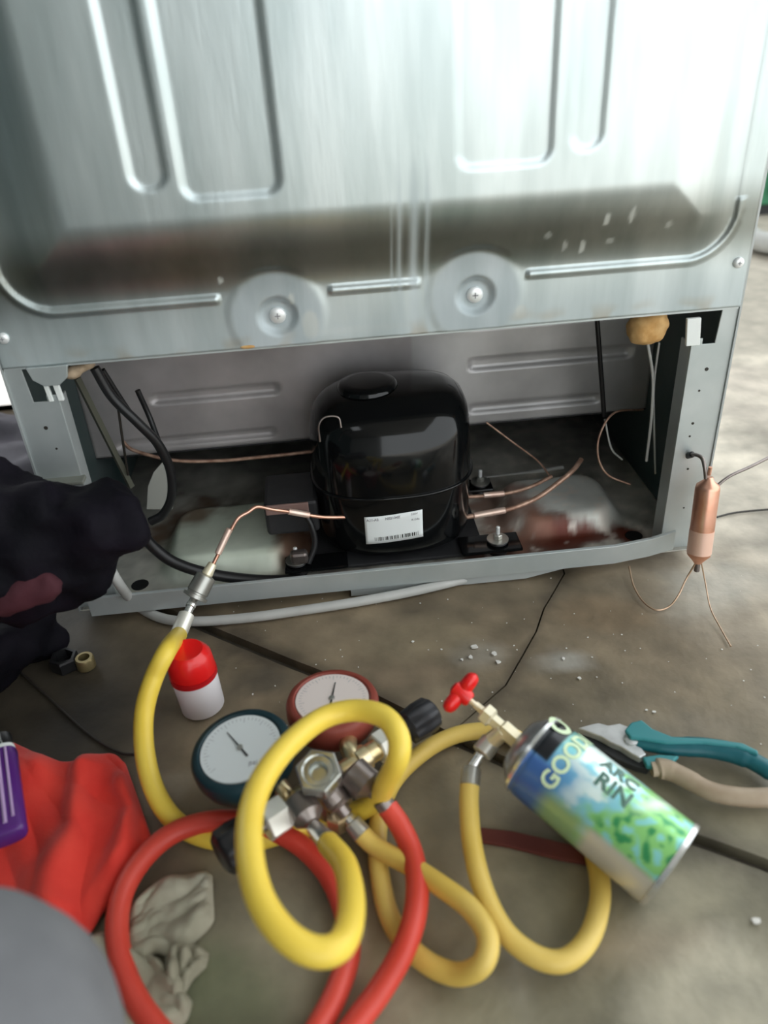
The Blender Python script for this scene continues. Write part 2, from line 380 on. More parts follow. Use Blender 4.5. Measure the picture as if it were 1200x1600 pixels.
# posts
def post(s):
    def X(x): return x if s < 0 else W-x
    bm = bmesh.new()
    fn = lambda u, v, w: (X(u), -.002+w, v)
    prism(bm, [(0, .016), (.042, .016), (.042, .268), (.031, .268), (.031, .262), (.018, .262), (.016, .296), (0, .296)], fn, .0018)
    box(bm, *sorted((X(.0402), X(.042))), 0, .022, .016, .262)
    p = finish('corner_post', bm, M['post'], fr, bevel=.0004)
    for (cx, cz, r) in ((.022, .235, .002), (.026, .212, .0012), (.027, .175, .0015), (.028, .16, .0012), (.024, .12, .0013), (.021, .07, .0011)):
        bm = bmesh.new(); lathe(bm, Vector((X(cx), -.0017, cz)), Vector((0, -1, 0)), [(0, r), (.0006, r)], 10)
        finish('punched_hole', bm, M['wire'], p)
    return p
post(-1); post(1)
bm = bmesh.new(); box(bm, -.004, .046, -.014, .0, .176, .180); finish('dusty_flange', bm, mat('dusty_edge', (.22, .23, .20), .9), fr, bevel=.001)
def clip(px, lean, s):
    bm = bmesh.new()
    for k in ((0, .3), (.62, 1)) if s < 0 else ((0, 1),):
        w = .014
        prism(bm, [(px+k[0]*w, .262), (px+k[1]*w, .262), (px+k[1]*w+lean, .290), (px+k[0]*w+lean, .290)], lambda u, v, ww: (u, -.004+ww, v), .004)
    return finish('plastic_clip', bm, M['clip'], fr, bevel=.0006)
clip(.033, -.002, -1); clip(.652, -.003, 1)
bm = bmesh.new()                                     # rounded tab above the left clip
prism(bm, [(.022, .298), (.060, .298), (.057, .286), (.048, .279), (.034, .279), (.025, .286)], lambda u, v, w: (u, -.0075+w, v), .0035)
finish('bent_tab', bm, M['post'], fr, bevel=.0008)
# screws
def screw(x, z, r, dep, flat=False):
    s = turned('screw', (x, -.004+dep, z), (0, -1, 0), [(0, r*1.0), (.0012, r), (.0026, r*.82), (.0032, r*.45), (.0033, r*.2)], M['screw'], fr, 24, 60)
    bm = bmesh.new(); y = -.004+dep-.0035
    box(bm, x-r*.35, x+r*.35, y-.0002, y, z-r*.07, z+r*.07); box(bm, x-r*.07, x+r*.07, y-.0002, y, z-r*.35, z+r*.35)
    finish('cross_slot', bm, M['grey_ink'], s)
for cx, cz in LOBES: screw(cx, cz, .0078, .004)
screw(.010, .327, .0052, 0); screw(.690, .341, .0052, 0)
# inner wall with stamped channels
CH = [(.03, .24, .193, .203), (.0, .24, .147, .156), (.465, .62, .252, .264), (.465, .62, .205, .217), (.465, .62, .150, .160), (.25, .62, .29, .30)]
CH = []
def chan(pa, pb, th):
    a, b = B(*pa, .17), B(*pb, .17); CH.append((a.x, b.x, (a.z+b.z)/2, (a.z+b.z)/2+th))
chan((735, 514), (985, 492), .010); chan((735, 580), (985, 556), .014); chan((735, 648), (935, 625), .010)
chan((240, 634), (435, 612), .012); chan((185, 704), (430, 680), .010)
def in_h(x, z):
    h = 0
    for a, b, z0, z1 in CH: h += .0050*(1-ss(-.002, .002, rrect(x, z, a, b, z0, z1, .004)))
    return h
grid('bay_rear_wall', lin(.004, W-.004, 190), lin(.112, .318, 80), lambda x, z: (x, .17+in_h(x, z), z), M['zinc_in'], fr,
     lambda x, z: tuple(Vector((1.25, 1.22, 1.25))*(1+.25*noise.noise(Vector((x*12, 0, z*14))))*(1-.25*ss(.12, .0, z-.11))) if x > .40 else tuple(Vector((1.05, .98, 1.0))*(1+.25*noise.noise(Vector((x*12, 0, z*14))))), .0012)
bm = bmesh.new(); box(bm, .004, W-.004, .17, .50, .110, .112); finish('bay_ledge', bm, M['blackm'], fr)
bm = bmesh.new(); box(bm, .004, W-.004, .44, .442, .012, .112); finish('bay_end_wall', bm, M['blackm'], fr)
M['insidegreen'] = mat('dark_bay_lining', (.045, .085, .085), .5, .2, (.10, .13, .13), 9)
for x0 in (.0025, W-.0045):
    bm = bmesh.new(); box(bm, x0, x0+.002, .0, .44, .016, .31); finish('bay_side_lining', bm, M['insidegreen'], fr)
bm = bmesh.new()                                     # slanted brace inside the left corner
a, b = B(120, 590, .05), B(205, 760, .09); tube(bm, [a, b], .004, 4); finish('slanted_brace', bm, mat('brown_green_brace', (.13, .13, .10), .6, .2), fr)
bm = bmesh.new()                                     # pale shaped plate standing behind the cable loop
prism(bm, [(p.x, p.z) for p in [B(x, y, .12) for x, y in ((229, 796), (231, 760), (240, 738), (254, 722), (262, 724), (268, 745), (272, 775), (270, 796))]], lambda u, v, w: (u, .12+w, v), .002)
finish('pale_plate', bm, mat('pale_dusty_plate', (.42, .42, .38), .7), fr, bevel=.0005)
# tray
def tray_h(x, y):
    h = .016
    h += .028*(1-ss(-.010, .012, rrect(x, y, .092, .240, .030, .150, .03)))
    h += .024*(1-ss(-.010, .014, rrect(x, y, .50, .63, .050, .15, .03)))
    h += .004*(1-ss(-.004, .004, rrect(x, y, .25, .50, .012, .17, .01)))
    h += .0015*noise.noise(Vector((x*25, y*25, 0)))*ss(-.005, .01, y)
    return h
def tray_c(x, y):
    n = noise.fractal(Vector((x*14, y*14, 2)), 1, 2, 4); m_ = noise.fractal(Vector((x*45, y*45, 6)), 1, 2, 4)
    c = Vector((1.45, 1.42, 1.30))*(1+.4*n+.3*m_)
    g = 1-ss(-.01, .03, rrect(x, y, .092, .240, .030, .150, .03)); c = c.lerp(Vector((1.5, 1.7, 1.45)), g*.8)
    g = 1-ss(-.01, .02, rrect(x, y, .50, .63, .050, .15, .03)); c = c.lerp(Vector((1.9, 1.95, 1.9)), g*.8)  # white reflection on the right hump painted into its colour
    for cx, cy, rx, ry, k, q_ in ((.50, .030, .15, .030, .9, (.30, .11, .07)), (.60, .034, .07, .018, .9, (.36, .07, .04)), (.48, .10, .05, .07, .8, (.75, .38, .27)), (.235, .06, .022, .06, .9, (.45, .18, .09)), (.61, .002, .05, .011, .7, (1.0, .75, .55)), (.10, .16, .06, .05, .8, (.5, .28, .16)), (.30, .03, .06, .03, .6, (.6, .45, .38))):
        q = math.hypot((x-cx)/rx, (y-cy)/ry); c = c.lerp(Vector(q_), k*(1-ss(.5, 1.3, q+.7*n+.35*m_)))
    w = ss(.25, .5, m_+.3*n)*ss(.4, .5, x); c = c.lerp(Vector((2.1, 1.9, 1.75)), .6*w)
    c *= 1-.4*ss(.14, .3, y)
    return tuple(max(0, v) for v in c)
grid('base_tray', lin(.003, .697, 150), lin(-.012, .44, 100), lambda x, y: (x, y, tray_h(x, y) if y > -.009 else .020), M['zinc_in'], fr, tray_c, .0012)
bm = bmesh.new()
lip = [(-.013, .012), (-.0155, .012), (-.0158, .036), (-.0125, .037)]
P = [[Vector((x, y + (.0 if x < .6 else .0), z + (0 if x < .62 else (x-.62)*.25))) for y, z in lip] for x in (.014, .2, .4, .55, .60, .64, .668)]
R = [[bm.verts.new(p) for p in q] for q in P]
for a, b in zip(R, R[1:]):
    for k in range(4): bm.faces.new([a[k], a[(k+1) % 4], b[(k+1) % 4], b[k]])
bm.faces.new(R[0]); bm.faces.new(R[-1])
finish('tray_lip', bm, M['post'], fr, bevel=.0004)
bm = bmesh.new(); prism(bm, [(.30, .001), (.50, .001), (.545, .010), (.545, .013), (.30, .013)], lambda u, v, w: (u, -.012+w, v), .012); finish('tray_stiffener', bm, M['side'], fr)
for x in (.06, .64):
    turned('foot', (x, .03, 0), (0, 0, 1), [(0, .012), (.004, .013), (.013, .010), (.016, .010)], M['rubber'], fr, 16)
    turned('foot', (x, .58, 0), (0, 0, 1), [(0, .012), (.004, .013), (.02, .010), (.03, .010)], M['rubber'], fr, 16)
# expanded foam plugs squeezed out beneath the back panel
c = B(1010, 512, .02); blob('foam_plug', [(c, (.020, .017, .019)), (c+Vector((.004, -.004, .008)), (.017, .013, .012))], M['foam'], fr, .0035, .0025, 60)
c = B(112, 582, .006); blob('foam_plug', [(c, (.010, .010, .006)), (c+Vector((.012, .010, .003)), (.009, .008, .005))], mat('dirty_foam', (.20, .14, .08), .9, 0, (.42, .32, .22), 60, .5), fr, .003, .002, 60)
c = B(388, 541, -.003); blob('foam_plug', [(c, (.010, .004, .003))], M['foam'], fr, .002, .001, 60)

# wiring in the bay belongs to the refrigerator
def wire(name, specs, r, m, parent, seg=8, n=8): return hose(name, specs, r, m, parent, n, seg)
wire('power_cable', [(148, 575, 'y', .03), (175, 620, 'y', .03), (215, 660, 'y', .03), (248, 695, 'y', .035), (266, 735, 'y', .04), (268, 775, 'y', .045), (255, 803, 'y', .05), (235, 815, 'y', .05)], .0050, M['rubber'], fr, 12)
wire('power_cable', [(212, 822, 'y', .0), (240, 855, 'y', .0), (275, 880, 'y', .0), (330, 897, 'y', .003), (400, 906, 'y', .004), (470, 906, 'y', .004)], .0062, M['rubber'], fr, 12)
wire('thin_cable', [(160, 578, 'y', .04), (200, 640, 'y', .05), (240, 690, 'y', .06), (262, 730, 'y', .06)], .003, M['rubber'], fr)
wire('thin_cable', [(215, 610, 'y', .10), (235, 655, 'y', .10), (255, 710, 'y', .08)], .0032, M['rubber'], fr)
wire('thin_cable', [(185, 640, 'y', .07), (192, 690, 'y', .07), (200, 742, 'y', .08)], .0014, M['wire'], fr)
wire('thin_cable', [(932, 488, 'y', .10), (936, 540, 'y', .10), (944, 650, 'y', .11)], .0028, M['rubber'], fr)
wire('suction_wire', [(1012, 535, 'y', .04), (1020, 590, 'y', .04), (1018, 650, 'y', .04), (1010, 720, 'y', .05)], .0017, M['greytube'], fr)
wire('suction_wire', [(1030, 535, 'y', .04), (1022, 600, 'y', .045), (1022, 660, 'y', .05), (1024, 740, 'y', .055)], .0012, M['greytube'], fr)
wire('capillary_loop', [(1005, 640, 'y', .12), (960, 645, 'y', .10), (937, 680, 'y', .09), (935, 715, 'y', .08), (950, 742, 'y', .07), (985, 757, 'y', .06)], .0013, M['copper_old'], fr)
wire('capillary_loop', [(945, 655, 'y', .10), (955, 700, 'y', .10), (972, 718, 'y', .10)], .0012, M['greytube'], fr)
wire('condenser_pipe', [(192, 690, 'y', .15), (210, 704, 'y', .145), (270, 719, 'y', .14), (340, 720, 'y', .14), (420, 713, 'y', .14), (485, 706, 'y', .14)], .0022, M['copper_old'], fr)
wire('condenser_pipe', [(720, 752, 'y', .20), (800, 742, 'y', .20), (880, 730, 'y', .20)], .003, M['greytube'], fr)
wire('thin_cable', [(760, 660, 'y', .16), (800, 690, 'y', .15), (840, 720, 'y', .13), (860, 745, 'y', .11)], .0012, M['copper_old'], fr)

# ================================================================== COMPRESSOR
cc = Vector((.360, .084, .028))
cp = thing('compressor', cc, 'glossy black hermetic compressor bolted in the open bay of the refrigerator', 'compressor')
def sup(t, n): c, s = math.cos(t), math.sin(t); return abs(c)**(2/n)*math.copysign(1, c), abs(s)**(2/n)*math.copysign(1, s)
def shell(name, prof, seg=72, n=2.6):
    bm = bmesh.new(); rings = []
    for z, rx, ry, ox, oy in prof:
        ring = []
        for k in range(seg):
            a, b = sup(2*math.pi*k/seg, n); ring.append(bm.verts.new((cc.x+ox+a*rx, cc.y+oy+b*ry, z)))
        rings.append(ring)
    for p, q in zip(rings, rings[1:]):
        for k in range(seg): bm.faces.new([p[k], p[(k+1) % seg], q[(k+1) % seg], q[k]])
    bm.faces.new(rings[0][::-1]); bm.faces.new(rings[-1])
    return finish(name, bm, M['black'], cp, 70)
shell('lower_shell', [(.029, .066, .055, 0, 0), (.032, .078, .066, 0, 0), (.038, .085, .073, 0, 0), (.048, .0885, .0765, 0, 0), (.108, .090, .078, 0, 0), (.1125, .090, .078, 0, 0)])
shell('weld_seam', [(.1125, .088, .076, 0, 0), (.1125, .0925, .0805, 0, 0), (.1140, .0933, .0813, 0, 0), (.1155, .0925, .0805, 0, 0), (.1155, .088, .076, 0, 0)])
shell('upper_shell', [(.1155, .091, .079, 0, 0), (.140, .0905, .078, 0, 0), (.162, .0895, .0765, .0005, 0), (.175, .0885, .0735, .001, .001), (.187, .086, .069, .002, .003), (.197, .080, .061, .004, .005), (.2045, .070, .050, .006, .007), (.2085, .055, .036, .008, .008), (.210, .032, .019, .008, .008), (.2105, .010, .006, .008, .008)])
bm = bmesh.new()                                     # stamped pad on the dome
lathe(bm, Vector((.340, .092, .204)), Vector((0, 0, 1)), [(0, .034), (.008, .033), (.0105, .030), (.0115, .022), (.0115, .001)], 32); finish('dome_pad', bm, M['black'], cp, 50)
wire('oil_stub', [(500, 690, 'y', .012), (498, 665, 'y', .012), (508, 652, 'y', .014), (528, 652, 'y', .014), (533, 668, 'y', .012)], .0011, M['nickel_dark'], cp)
bm = bmesh.new(); box(bm, .262, .458, .010, .165, .024, .028); pl = finish('mounting_plate', bm, M['blackm'], cp, bevel=.001)
def plate_ear(x0, x1, y0, y1):
    bm = bmesh.new(); box(bm, x0, x1, y0, y1, .028, .032); return finish('mounting_ear', bm, M['black'], cp, bevel=.0015)
plate_ear(.228, .300, .004, .034); plate_ear(.430, .500, .004, .040); plate_ear(.225, .300, .14, .17); plate_ear(.42, .495, .14, .17)
for x, y in ((.242, .020), (.474, .022), (.24, .155), (.48, .155)):
    turned('rubber_mount', (x, y, .0165), (0, 0, 1), [(0, .011), (.006, .013), (.0125, .010), (.0155, .010), (.0165, .012), (.019, .011)], M['rubber'], cp, 20)
    turned('washer', (x, y, .0355), (0, 0, 1), [(0, .0125), (.0012, .0125)], M['nickel'], cp, 24)
    rod('mounting_bolt', (x, y, .0367), (x, y, .0425), .0052, M['nickel'], cp, 6)
    rod('bolt_shank', (x, y, .0425), (x, y, .053), .0024, M['screw'], cp, 10)
for z in (.062, ): pass
# rating label, bent round the shell
LSH = -.006
def on_shell(u, z, lift):
    """u = arc coordinate across the front; front of a superellipse of exponent 2.6"""
    x = u; k = min(.999, abs(x)/.0885); y = (1-k**2.6)**(1/2.6)
    ry = .0765+.0015*(z-.048)/.06
    return Vector((cc.x+x, cc.y-y*ry-lift, z))
LU0, LU1, LZ0, LZ1 = -.038, .026, .058, .094
grid('rating_label', lin(LU0, LU1, 20), lin(LZ0, LZ1, 6), lambda u, z: on_shell(u, z+(u-.003)*.07, .0012), M['paper'], cp, None, .0003)
lf = lambda cx, cz: (lambda x, y, z: on_shell(cx+x, cz+y+(cx+x)*.07, .0014+z))
lb = cp
put_text('label_print', 'A11-A2', .0042, lf(-.029, .0895), M['grey_ink'], lb, True)
put_text('label_print', 'NE2134Z', .0042, lf(-.007, .0895), M['grey_ink'], lb, True)
put_text('label_print', '220V', .0036, lf(.017, .0903), M['grey_ink'], lb)
put_text('label_print', 'R134a', .0036, lf(.018, .083), M['grey_ink'], lb)
bm = bmesh.new(); random.seed(8); u = -.028
while u < .021:
    w = random.choice([.0004, .0008, .0013])
    vs = [bm.verts.new(on_shell(a, z+(a)*.07, .0015)) for a, z in ((u, .0615), (u+w, .0615), (u+w, .0662+random.choice([0, 0, .0008])), (u, .0662))]
    bm.faces.new(vs); u += w+random.choice([.0006, .0010, .0017])
finish('bar_code', bm, M['ink'], cp)
# start relay box on the left of the shell
bm = bmesh.new(); box(bm, .212, .272, .040, .110, .058, .100); tb = finish('relay_box', bm, M['blackm'], cp, bevel=.004)
bm = bmesh.new(); box(bm, .214, .262, .036, .0395, .088, .100); finish('box_cover_strip', bm, mat('dusty_pink_strip', (.26, .16, .14), .6), tb, bevel=.001)
wire('relay_cable', [(474, 800, 'y', .03), (486, 820, 'y', .025), (492, 850, 'y', .02), (482, 880, 'y', .012)], .0035, M['rubber'], cp, 10)
bm = bmesh.new(); box(bm, .236, .256, .008, .02, .036, .052, None); finish('wire_clip', bm, M['nickel_dark'], cp, bevel=.004)
# tubes
wire('process_tube', [(540, 808, 'y', .02), (505, 808, 'y', .012), (470, 803, 'y', .008)], .0022, M['copper'], cp)
rod('brazed_sleeve', B(484, 805, .009), B(450, 799, .006), .0036, M['copper_pale'], cp, 14)
wire('process_tube', [(455, 800, 'y', .006), (425, 796, 'y', .0), (402, 792, 'y', -.006), (388, 800, 'y', -.012), (372, 810, 'y', -.018), (360, 830, 'y', -.024), (345, 858, 'y', -.034), (331, 886, 'y', -.044)], .0020, M['copper'], cp)
rod('brazed_sleeve', B(359, 826, -.0235), B(340, 866, -.037), .0036, M['copper_pale'], cp, 14)
wire('discharge_tube', [(705, 776, 'y', .09), (740, 776, 'y', .09), (790, 771, 'y', .09), (830, 760, 'y', .10), (862, 744, 'y', .11)], .0024, M['copper_old'], cp)
rod('brazed_sleeve', B(755, 774, .09), B(788, 771, .09), .0036, M['copper_pale'], cp, 14)
wire('suction_tube', [(700, 812, 'y', .05), (740, 806, 'y', .05), (790, 797, 'y', .05), (835, 780, 'y', .06), (870, 756, 'y', .07), (895, 735, 'y', .08), (908, 718, 'y', .10)], .0030, M['copper_old'], cp)
rod('brazed_sleeve', B(740, 806, .05), B(790, 797, .05), .0040, M['copper_pale'], cp, 14)

# ================================================================== FILTER DRIER (hanging outside the right post)
a = B(1108, 745, -.035); b = B(1090, 880, -.055)
fd = thing('filter_drier', b, 'copper filter drier cylinder hanging upright on thin tubes beside the right corner post', 'filter drier')
L = (b-a).length; R_F = .0125
turned('drier_body', a, b-a, [(0, .004), (.004, .0055), (.009, R_F*.93), (.013, R_F), (L*.55, R_F), (L-.016, R_F), (L-.010, R_F*.97), (L-.003, .006), (L, .004)], M['copper'], fd, 40, 50)
dd = (b-a).normalized()
turned('paper_band', a+dd*L*.60, dd, [(0, R_F+.0003), (L*.27, R_F+.0003)], mat('bare_copper_band', (.88, .58, .46), .4, .4), fd, 40)
wire('inlet_tube', [(1068, 714, 'y', .01), (1082, 710, 'y', -.01), (1096, 715, 'y', -.025), (1101, 730, 'y', -.033), (1103, 748, 'y', -.036)], .0021, M['nickel_dark'], fd)
rod('brazed_joint', B(1066, 715, .012), B(1082, 710, -.01), .0034, M['rubber'], fd, 12)
wire('inlet_tube', [(1108, 742, 'y', -.036), (1110, 730, 'y', -.036)], .0020, M['copper'], fd)
wire('side_tube', [(1117, 762, 'y', -.036), (1140, 744, 'y', -.03), (1175, 728, 'y', -.02), (1230, 700, 'y', .0)], .0017, M['nickel_dark'], fd)
wire('capillary_tube', [(1088, 878, 'y', -.055), (1072, 905, 'y', -.058), (1060, 930, 'z', .012), (1045, 948, 'z', .003), (1025, 953, 'z', .003), (1005, 940, 'z', .003), (990, 915, 'z', .004), (983, 885, 'z', .008)], .0010, M['wirep'], fd)
wire('capillary_tube', [(1096, 880, 'y', -.055), (1102, 910, 'y', -.06), (1110, 950, 'z', .008), (1125, 980, 'z', .003), (1142, 1010, 'z', .002)], .0008, M['wirep'], fd)
rod('lower_stub', a+dd*(L-.001), a+dd*(L+.010), .003, M['nickel_dark'], fd, 12)

# ================================================================== BLACK BAG HEAP AND CLOTHS AT THE LEFT
bag = [(B(75, 852, -.10), (.070, .045, .040)), (B(140, 815, -.10), (.050, .038, .030)), (B(200, 832, -.10), (.024, .026, .018)), (B(135, 797, -.10), (.040, .025, .017)), (B(0, 880, -.10), (.10, .05, .06)), (B(-60, 830, -.08), (.08, .055, .075)),
       (B(92, 815, -.09), (.045, .03, .026)), (B(0, 800, -.10), (.05, .04, .034)), (Vector((-.15, -.08, .04)), (.10, .06, .06)), (Vector((-.075, -.085, .03)), (.05, .045, .04)), (Vector((-.040, -.050, .030)), (.045, .032, .036)), (B(150, 850, -.10), (.035, .03, .014))]
heap = blob('bin_bag', bag, M['blackcloth'], None, .006, .016, 17, .001)
tag(heap, 'crumpled black bag heaped against the left corner post of the refrigerator', 'bag')
mr = blob('maroon_rag', [(B(62, 912, -.140), (.020, .014, .016)), (B(35, 925, -.140), (.024, .014, .016)), (B(-5, 938, -.140), (.030, .016, .018))], M['maroon'], None, .004, .006, 30, .001)
tag(mr, 'small dull maroon rag draped low over the front of the black bag', 'rag')
g = [(F(20, 700, .02), (.09, .06, .035)), (F(-40, 700, .02), (.14, .08, .04)), (F(20, 745, .02), (.10, .07, .04))]
gr = blob('folded_cloth', g, mat('grey_violet_cloth', (.13, .12, .15), .85, 0, (.20, .19, .22), 12, .3, 80), None, .008, .012, 14, .001)
tag(gr, 'grey violet cloth bundle on the floor behind the black bag', 'cloth')
# made-up white tub, stands in for bright sunlit ground beyond
c = F(24, 640, .0)
tub = thing('standin_tub', (c.x-.20, c.y+.22, 0), 'added white plastic tub in place of bright sunlit ground beyond the grey cloth', 'tub')
bm = bmesh.new(); x0, x1, y0, y1 = c.x-.5, c.x+.03, c.y, c.y+.42; h = .24
for z0, z1, e in ((0, h, 0),):
    prism(bm, [(x0, y0), (x1, y0), (x1, y1), (x0, y1)], lambda u, v, w: (u, v, w), .01)
    for a_, b_, c_, d_ in ((x0, x1, y0, y0+.008), (x0, x1, y1-.008, y1), (x0, x0+.008, y0, y1), (x1-.008, x1, y0, y1)): box(bm, a_, b_, c_, d_, 0, h)
finish('tub_body', bm, mat('white_tub_plastic', (.95, .95, .95), .5), tub)
bm = bmesh.new()
for a_, b_, c_, d_ in ((x0-.01, x1+.01, y0-.01, y0+.009), (x0-.01, x1+.01, y1-.009, y1+.01), (x0-.01, x0+.009, y0, y1), (x1-.009, x1+.01, y0, y1)): box(bm, a_, b_, c_, d_, h-.012, h+.002)
finish('tub_rim', bm, M['clip'], tub, bevel=.003)

# grey tube on the floor in front of the tray
gt = hose('drain_tube', [(166, 878, 'y', -.030), (186, 912, 'y', -.034), (212, 944, 'z', .010), (250, 965, 'z', .0058), (300, 971, 'z', .0058), (380, 966, 'z', .0058), (470, 954, 'z', .0058), (560, 940, 'z', .0058), (640, 925, 'z', .0058), (700, 911, 'z', .0058), (730, 903, 'z', .0058)], .0055, M['greytube'], None)
tag(gt, 'grey plastic drain tube lying curved along the foot of the refrigerator', 'tube')

# ================================================================== YELLOW CHARGING HOSE 1 + SERVICE COUPLER
RH = .0084
sc = thing('service_coupler', B(322, 900, -.047), 'grey quick coupler joining the copper process tube to the bright yellow hose', 'coupler')
p1, p2, p3, p4 = B(331, 886, -.0445), B(323, 898, -.049), B(308, 926, -.060), B(304, 934, -.064)
rod('tip', B(333, 880, -.0425), p2, .0045, M['brass_pale'], sc, 16, r2=.006)
d = (p4-p2)
turned('coupler_sleeve', p2, d, [(0, .006), (.002, .0105), (d.length*.75, .0112), (d.length*.78, .0102), (d.length*.85, .0102), (d.length*.87, .0128), (d.length, .0128), (d.length+.001, .006)], M['nickel'], sc, 36)
dn = (B(283, 985, -.105)-p4).normalized()
yh = thing('charging_hose', F(240, 1260, 0), 'bright yellow charging hose looped up over the gauges and running to the service coupler', 'hose')
q1 = p4; q2 = B(292, 960, -.082); q3 = B(277, 995, -.105)
rod('hose_barb', q1, q2, .0042, M['chrome'], yh, 12)
rod('hose_barb', q1+(q2-q1)*.35, q1+(q2-q1)*.6, .0052, M['chrome'], yh, 12)
rod('crimp_ferrule', q2, q3, .0082, mat('pale_crimp', (.88, .86, .78), .35, .5), yh, 24)
hose('hose_tube', [(279, 992, 'y', -.104), (262, 1015, 'z', .092), (240, 1060, 'z', .078), (226, 1110, 'z', .06), (225, 1165, 'z', .045), (236, 1220, 'z', .03), (258, 1265, 'z', .018), (290, 1295, 'z', .0095), (340, 1312, 'z', .009), (400, 1312, 'z', .009), (460, 1296, 'z', .012), (520, 1280, 'z', .012), (565, 1265, 'z', .020), (592, 1245, 'z', .040), (605, 1220, 'z', .070), (622, 1185, 'z', .102), (622, 1150, 'z', .115), (600, 1120, 'z', .118), (555, 1110, 'z', .115), (505, 1122, 'z', .115), (455, 1160, 'z', .122), (415, 1210, 'z', .130), (393, 1265, 'z', .135), (390, 1330, 'z', .138), (405, 1400, 'z', .138), (440, 1455, 'z', .135), (485, 1485, 'z', .130), (525, 1482, 'z', .125), (545, 1450, 'z', .115), (549, 1400, 'z', .100), (538, 1350, 'z', .080), (513, 1318, 'z', .060)], RH, M['yellow'], yh, 8, 18)
ca = F(513, 1318, .060); cb = F(488, 1290, .048)
rod('crimp_ferrule', ca, ca+(cb-ca)*.9, .0078, M['chrome'], yh, 24, r2=.006)

# ================================================================== MANIFOLD GAUGE SET
mg = thing('manifold_gauge_set', F(500, 1250, 0), 'brass manifold with two dial gauges lying on the floor under the yellow loop', 'gauge set')
ZB = .045
bl, br = F(430, 1278, ZB), F(600, 1163, ZB)
ax = (br-bl).normalized(); side = ax.cross(Vector((0, 0, 1))).normalized()   # towards the camera
ctr = F(512, 1232, ZB-.005)
rod('manifold_bar', bl+ax*.005, br-ax*.005, .0088, M['brass'], mg, 28)
for t in (.24, .78): 
    c = bl.lerp(br, t); turned('bar_collar', c-ax*.006, ax, [(0, .0095), (.001, .0108), (.011, .0108), (.012, .0095)], M['brass'], mg, 28)
def hexnut(name, a, b, r, m, parent=mg):
    bm = bmesh.new(); a, b = Vector(a), Vector(b); L = (b-a).length; lathe(bm, a, b-a, [(0, r*.9), (.0012, r), (L-.0012, r), (L, r*.9)], 6); return finish(name, bm, m, parent, 25)
pale = mat('pale_chromed_nut', (.90, .88, .80), .3, .5)
hexnut('end_nut', bl-ax*.010, bl+ax*.010, .0145, pale); hexnut('end_nut', br-ax*.008, br+ax*.012, .0135, pale)
# knobs at both ends
def knob(a, d, m, r=.017, L=.026):
    bm = bmesh.new(); x, y = frame(d); seg = 40; rings = []
    for h, rr, w in ((0, r*.7, 0), (.002, r*.93, 1), (L*.5, r, 1), (L-.003, r*.97, 1), (L, r*.8, 0)):
        rings.append([bm.verts.new(a+d*h+(x*math.cos(2*math.pi*k/seg)+y*math.sin(2*math.pi*k/seg))*rr*(1+.06*w*math.cos(8*2*math.pi*k/seg))) for k in range(seg)])
    for p, q in zip(rings, rings[1:]):
        for k in range(seg): bm.faces.new([p[k], p[(k+1) % seg], q[(k+1) % seg], q[k]])
    bm.faces.new(rings[0][::-1]); bm.faces.new(rings[-1]); return finish('valve_knob', bm, m, mg, 50)
rod('knob_stem', bl-ax*.024, bl-ax*.008, .0045, M['nickel_dark'], mg, 12)
knob(bl-ax*.022, -ax, M['rubber'])
rod('knob_stem', br+ax*.010, br+ax*.026, .0045, M['nickel'], mg, 12)
knob(br+ax*.024, ax, mat('dark_grey_knob', (.022, .022, .026), .4), .015, .030)
# centre block with sight glass
turned('centre_block', Vector((ctr.x, ctr.y, ZB-.030)), (0, 0, 1), [(0, .012), (.002, .0145), (.040, .0145), (.042, .013)], M['nickel_dark'], mg, 32)
top = F(497, 1203, .083); ctb = Vector((top.x, top.y, .050)); 
bm = bmesh.new(); tilt = (Vector((0, -.35, 1))).normalized(); lathe(bm, top-tilt*.035, tilt, [(0, .0125), (.024, .0125)], 24); finish('sight_neck', bm, M['nickel_dark'], mg, 40)
bm = bmesh.new(); lathe(bm, top-tilt*.014, tilt, [(0, .0145), (.0012, .0165), (.0125, .0165), (.014, .0152), (.014, .0118), (.0085, .0098), (.008, .001)], 6 if False else 48)
for v in bm.verts: pass
# hexagonal outside, round seat inside
bm.free(); bm = bmesh.new(); x, y = frame(tilt); x = (x*math.cos(.25)+y*math.sin(.25)); y = tilt.cross(x)
def hexr(a): a = a % (math.pi/3) - math.pi/6; return math.cos(math.pi/6)/math.cos(a)
rings = []
for h, r, hx in ((0, .0165, 1), (.001, .0178, 1), (.0130, .0178, 1), (.0142, .0166, 1), (.0142, .0125, 0), (.0128, .0112, 0), (.0128, .0075, 0), (.0095, .0062, 0), (.006, .0055, 0), (.006, .0002, 0)):
    rings.append([bm.verts.new(top-tilt*.0142+tilt*h+(x*math.cos(2*math.pi*k/48)+y*math.sin(2*math.pi*k/48))*r*(hexr(2*math.pi*k/48) if hx else 1)) for k in range(48)])
for p, q in zip(rings, rings[1:]):
    for k in range(48): bm.faces.new([p[k], p[(k+1) % 48], q[(k+1) % 48], q[k]])
bm.faces.new(rings[0][::-1]); bm.faces.new(rings[-1]); finish('sight_glass_nut', bm, mat('sight_nut_nickel', (.55, .57, .54), .25, .85), mg, 25)
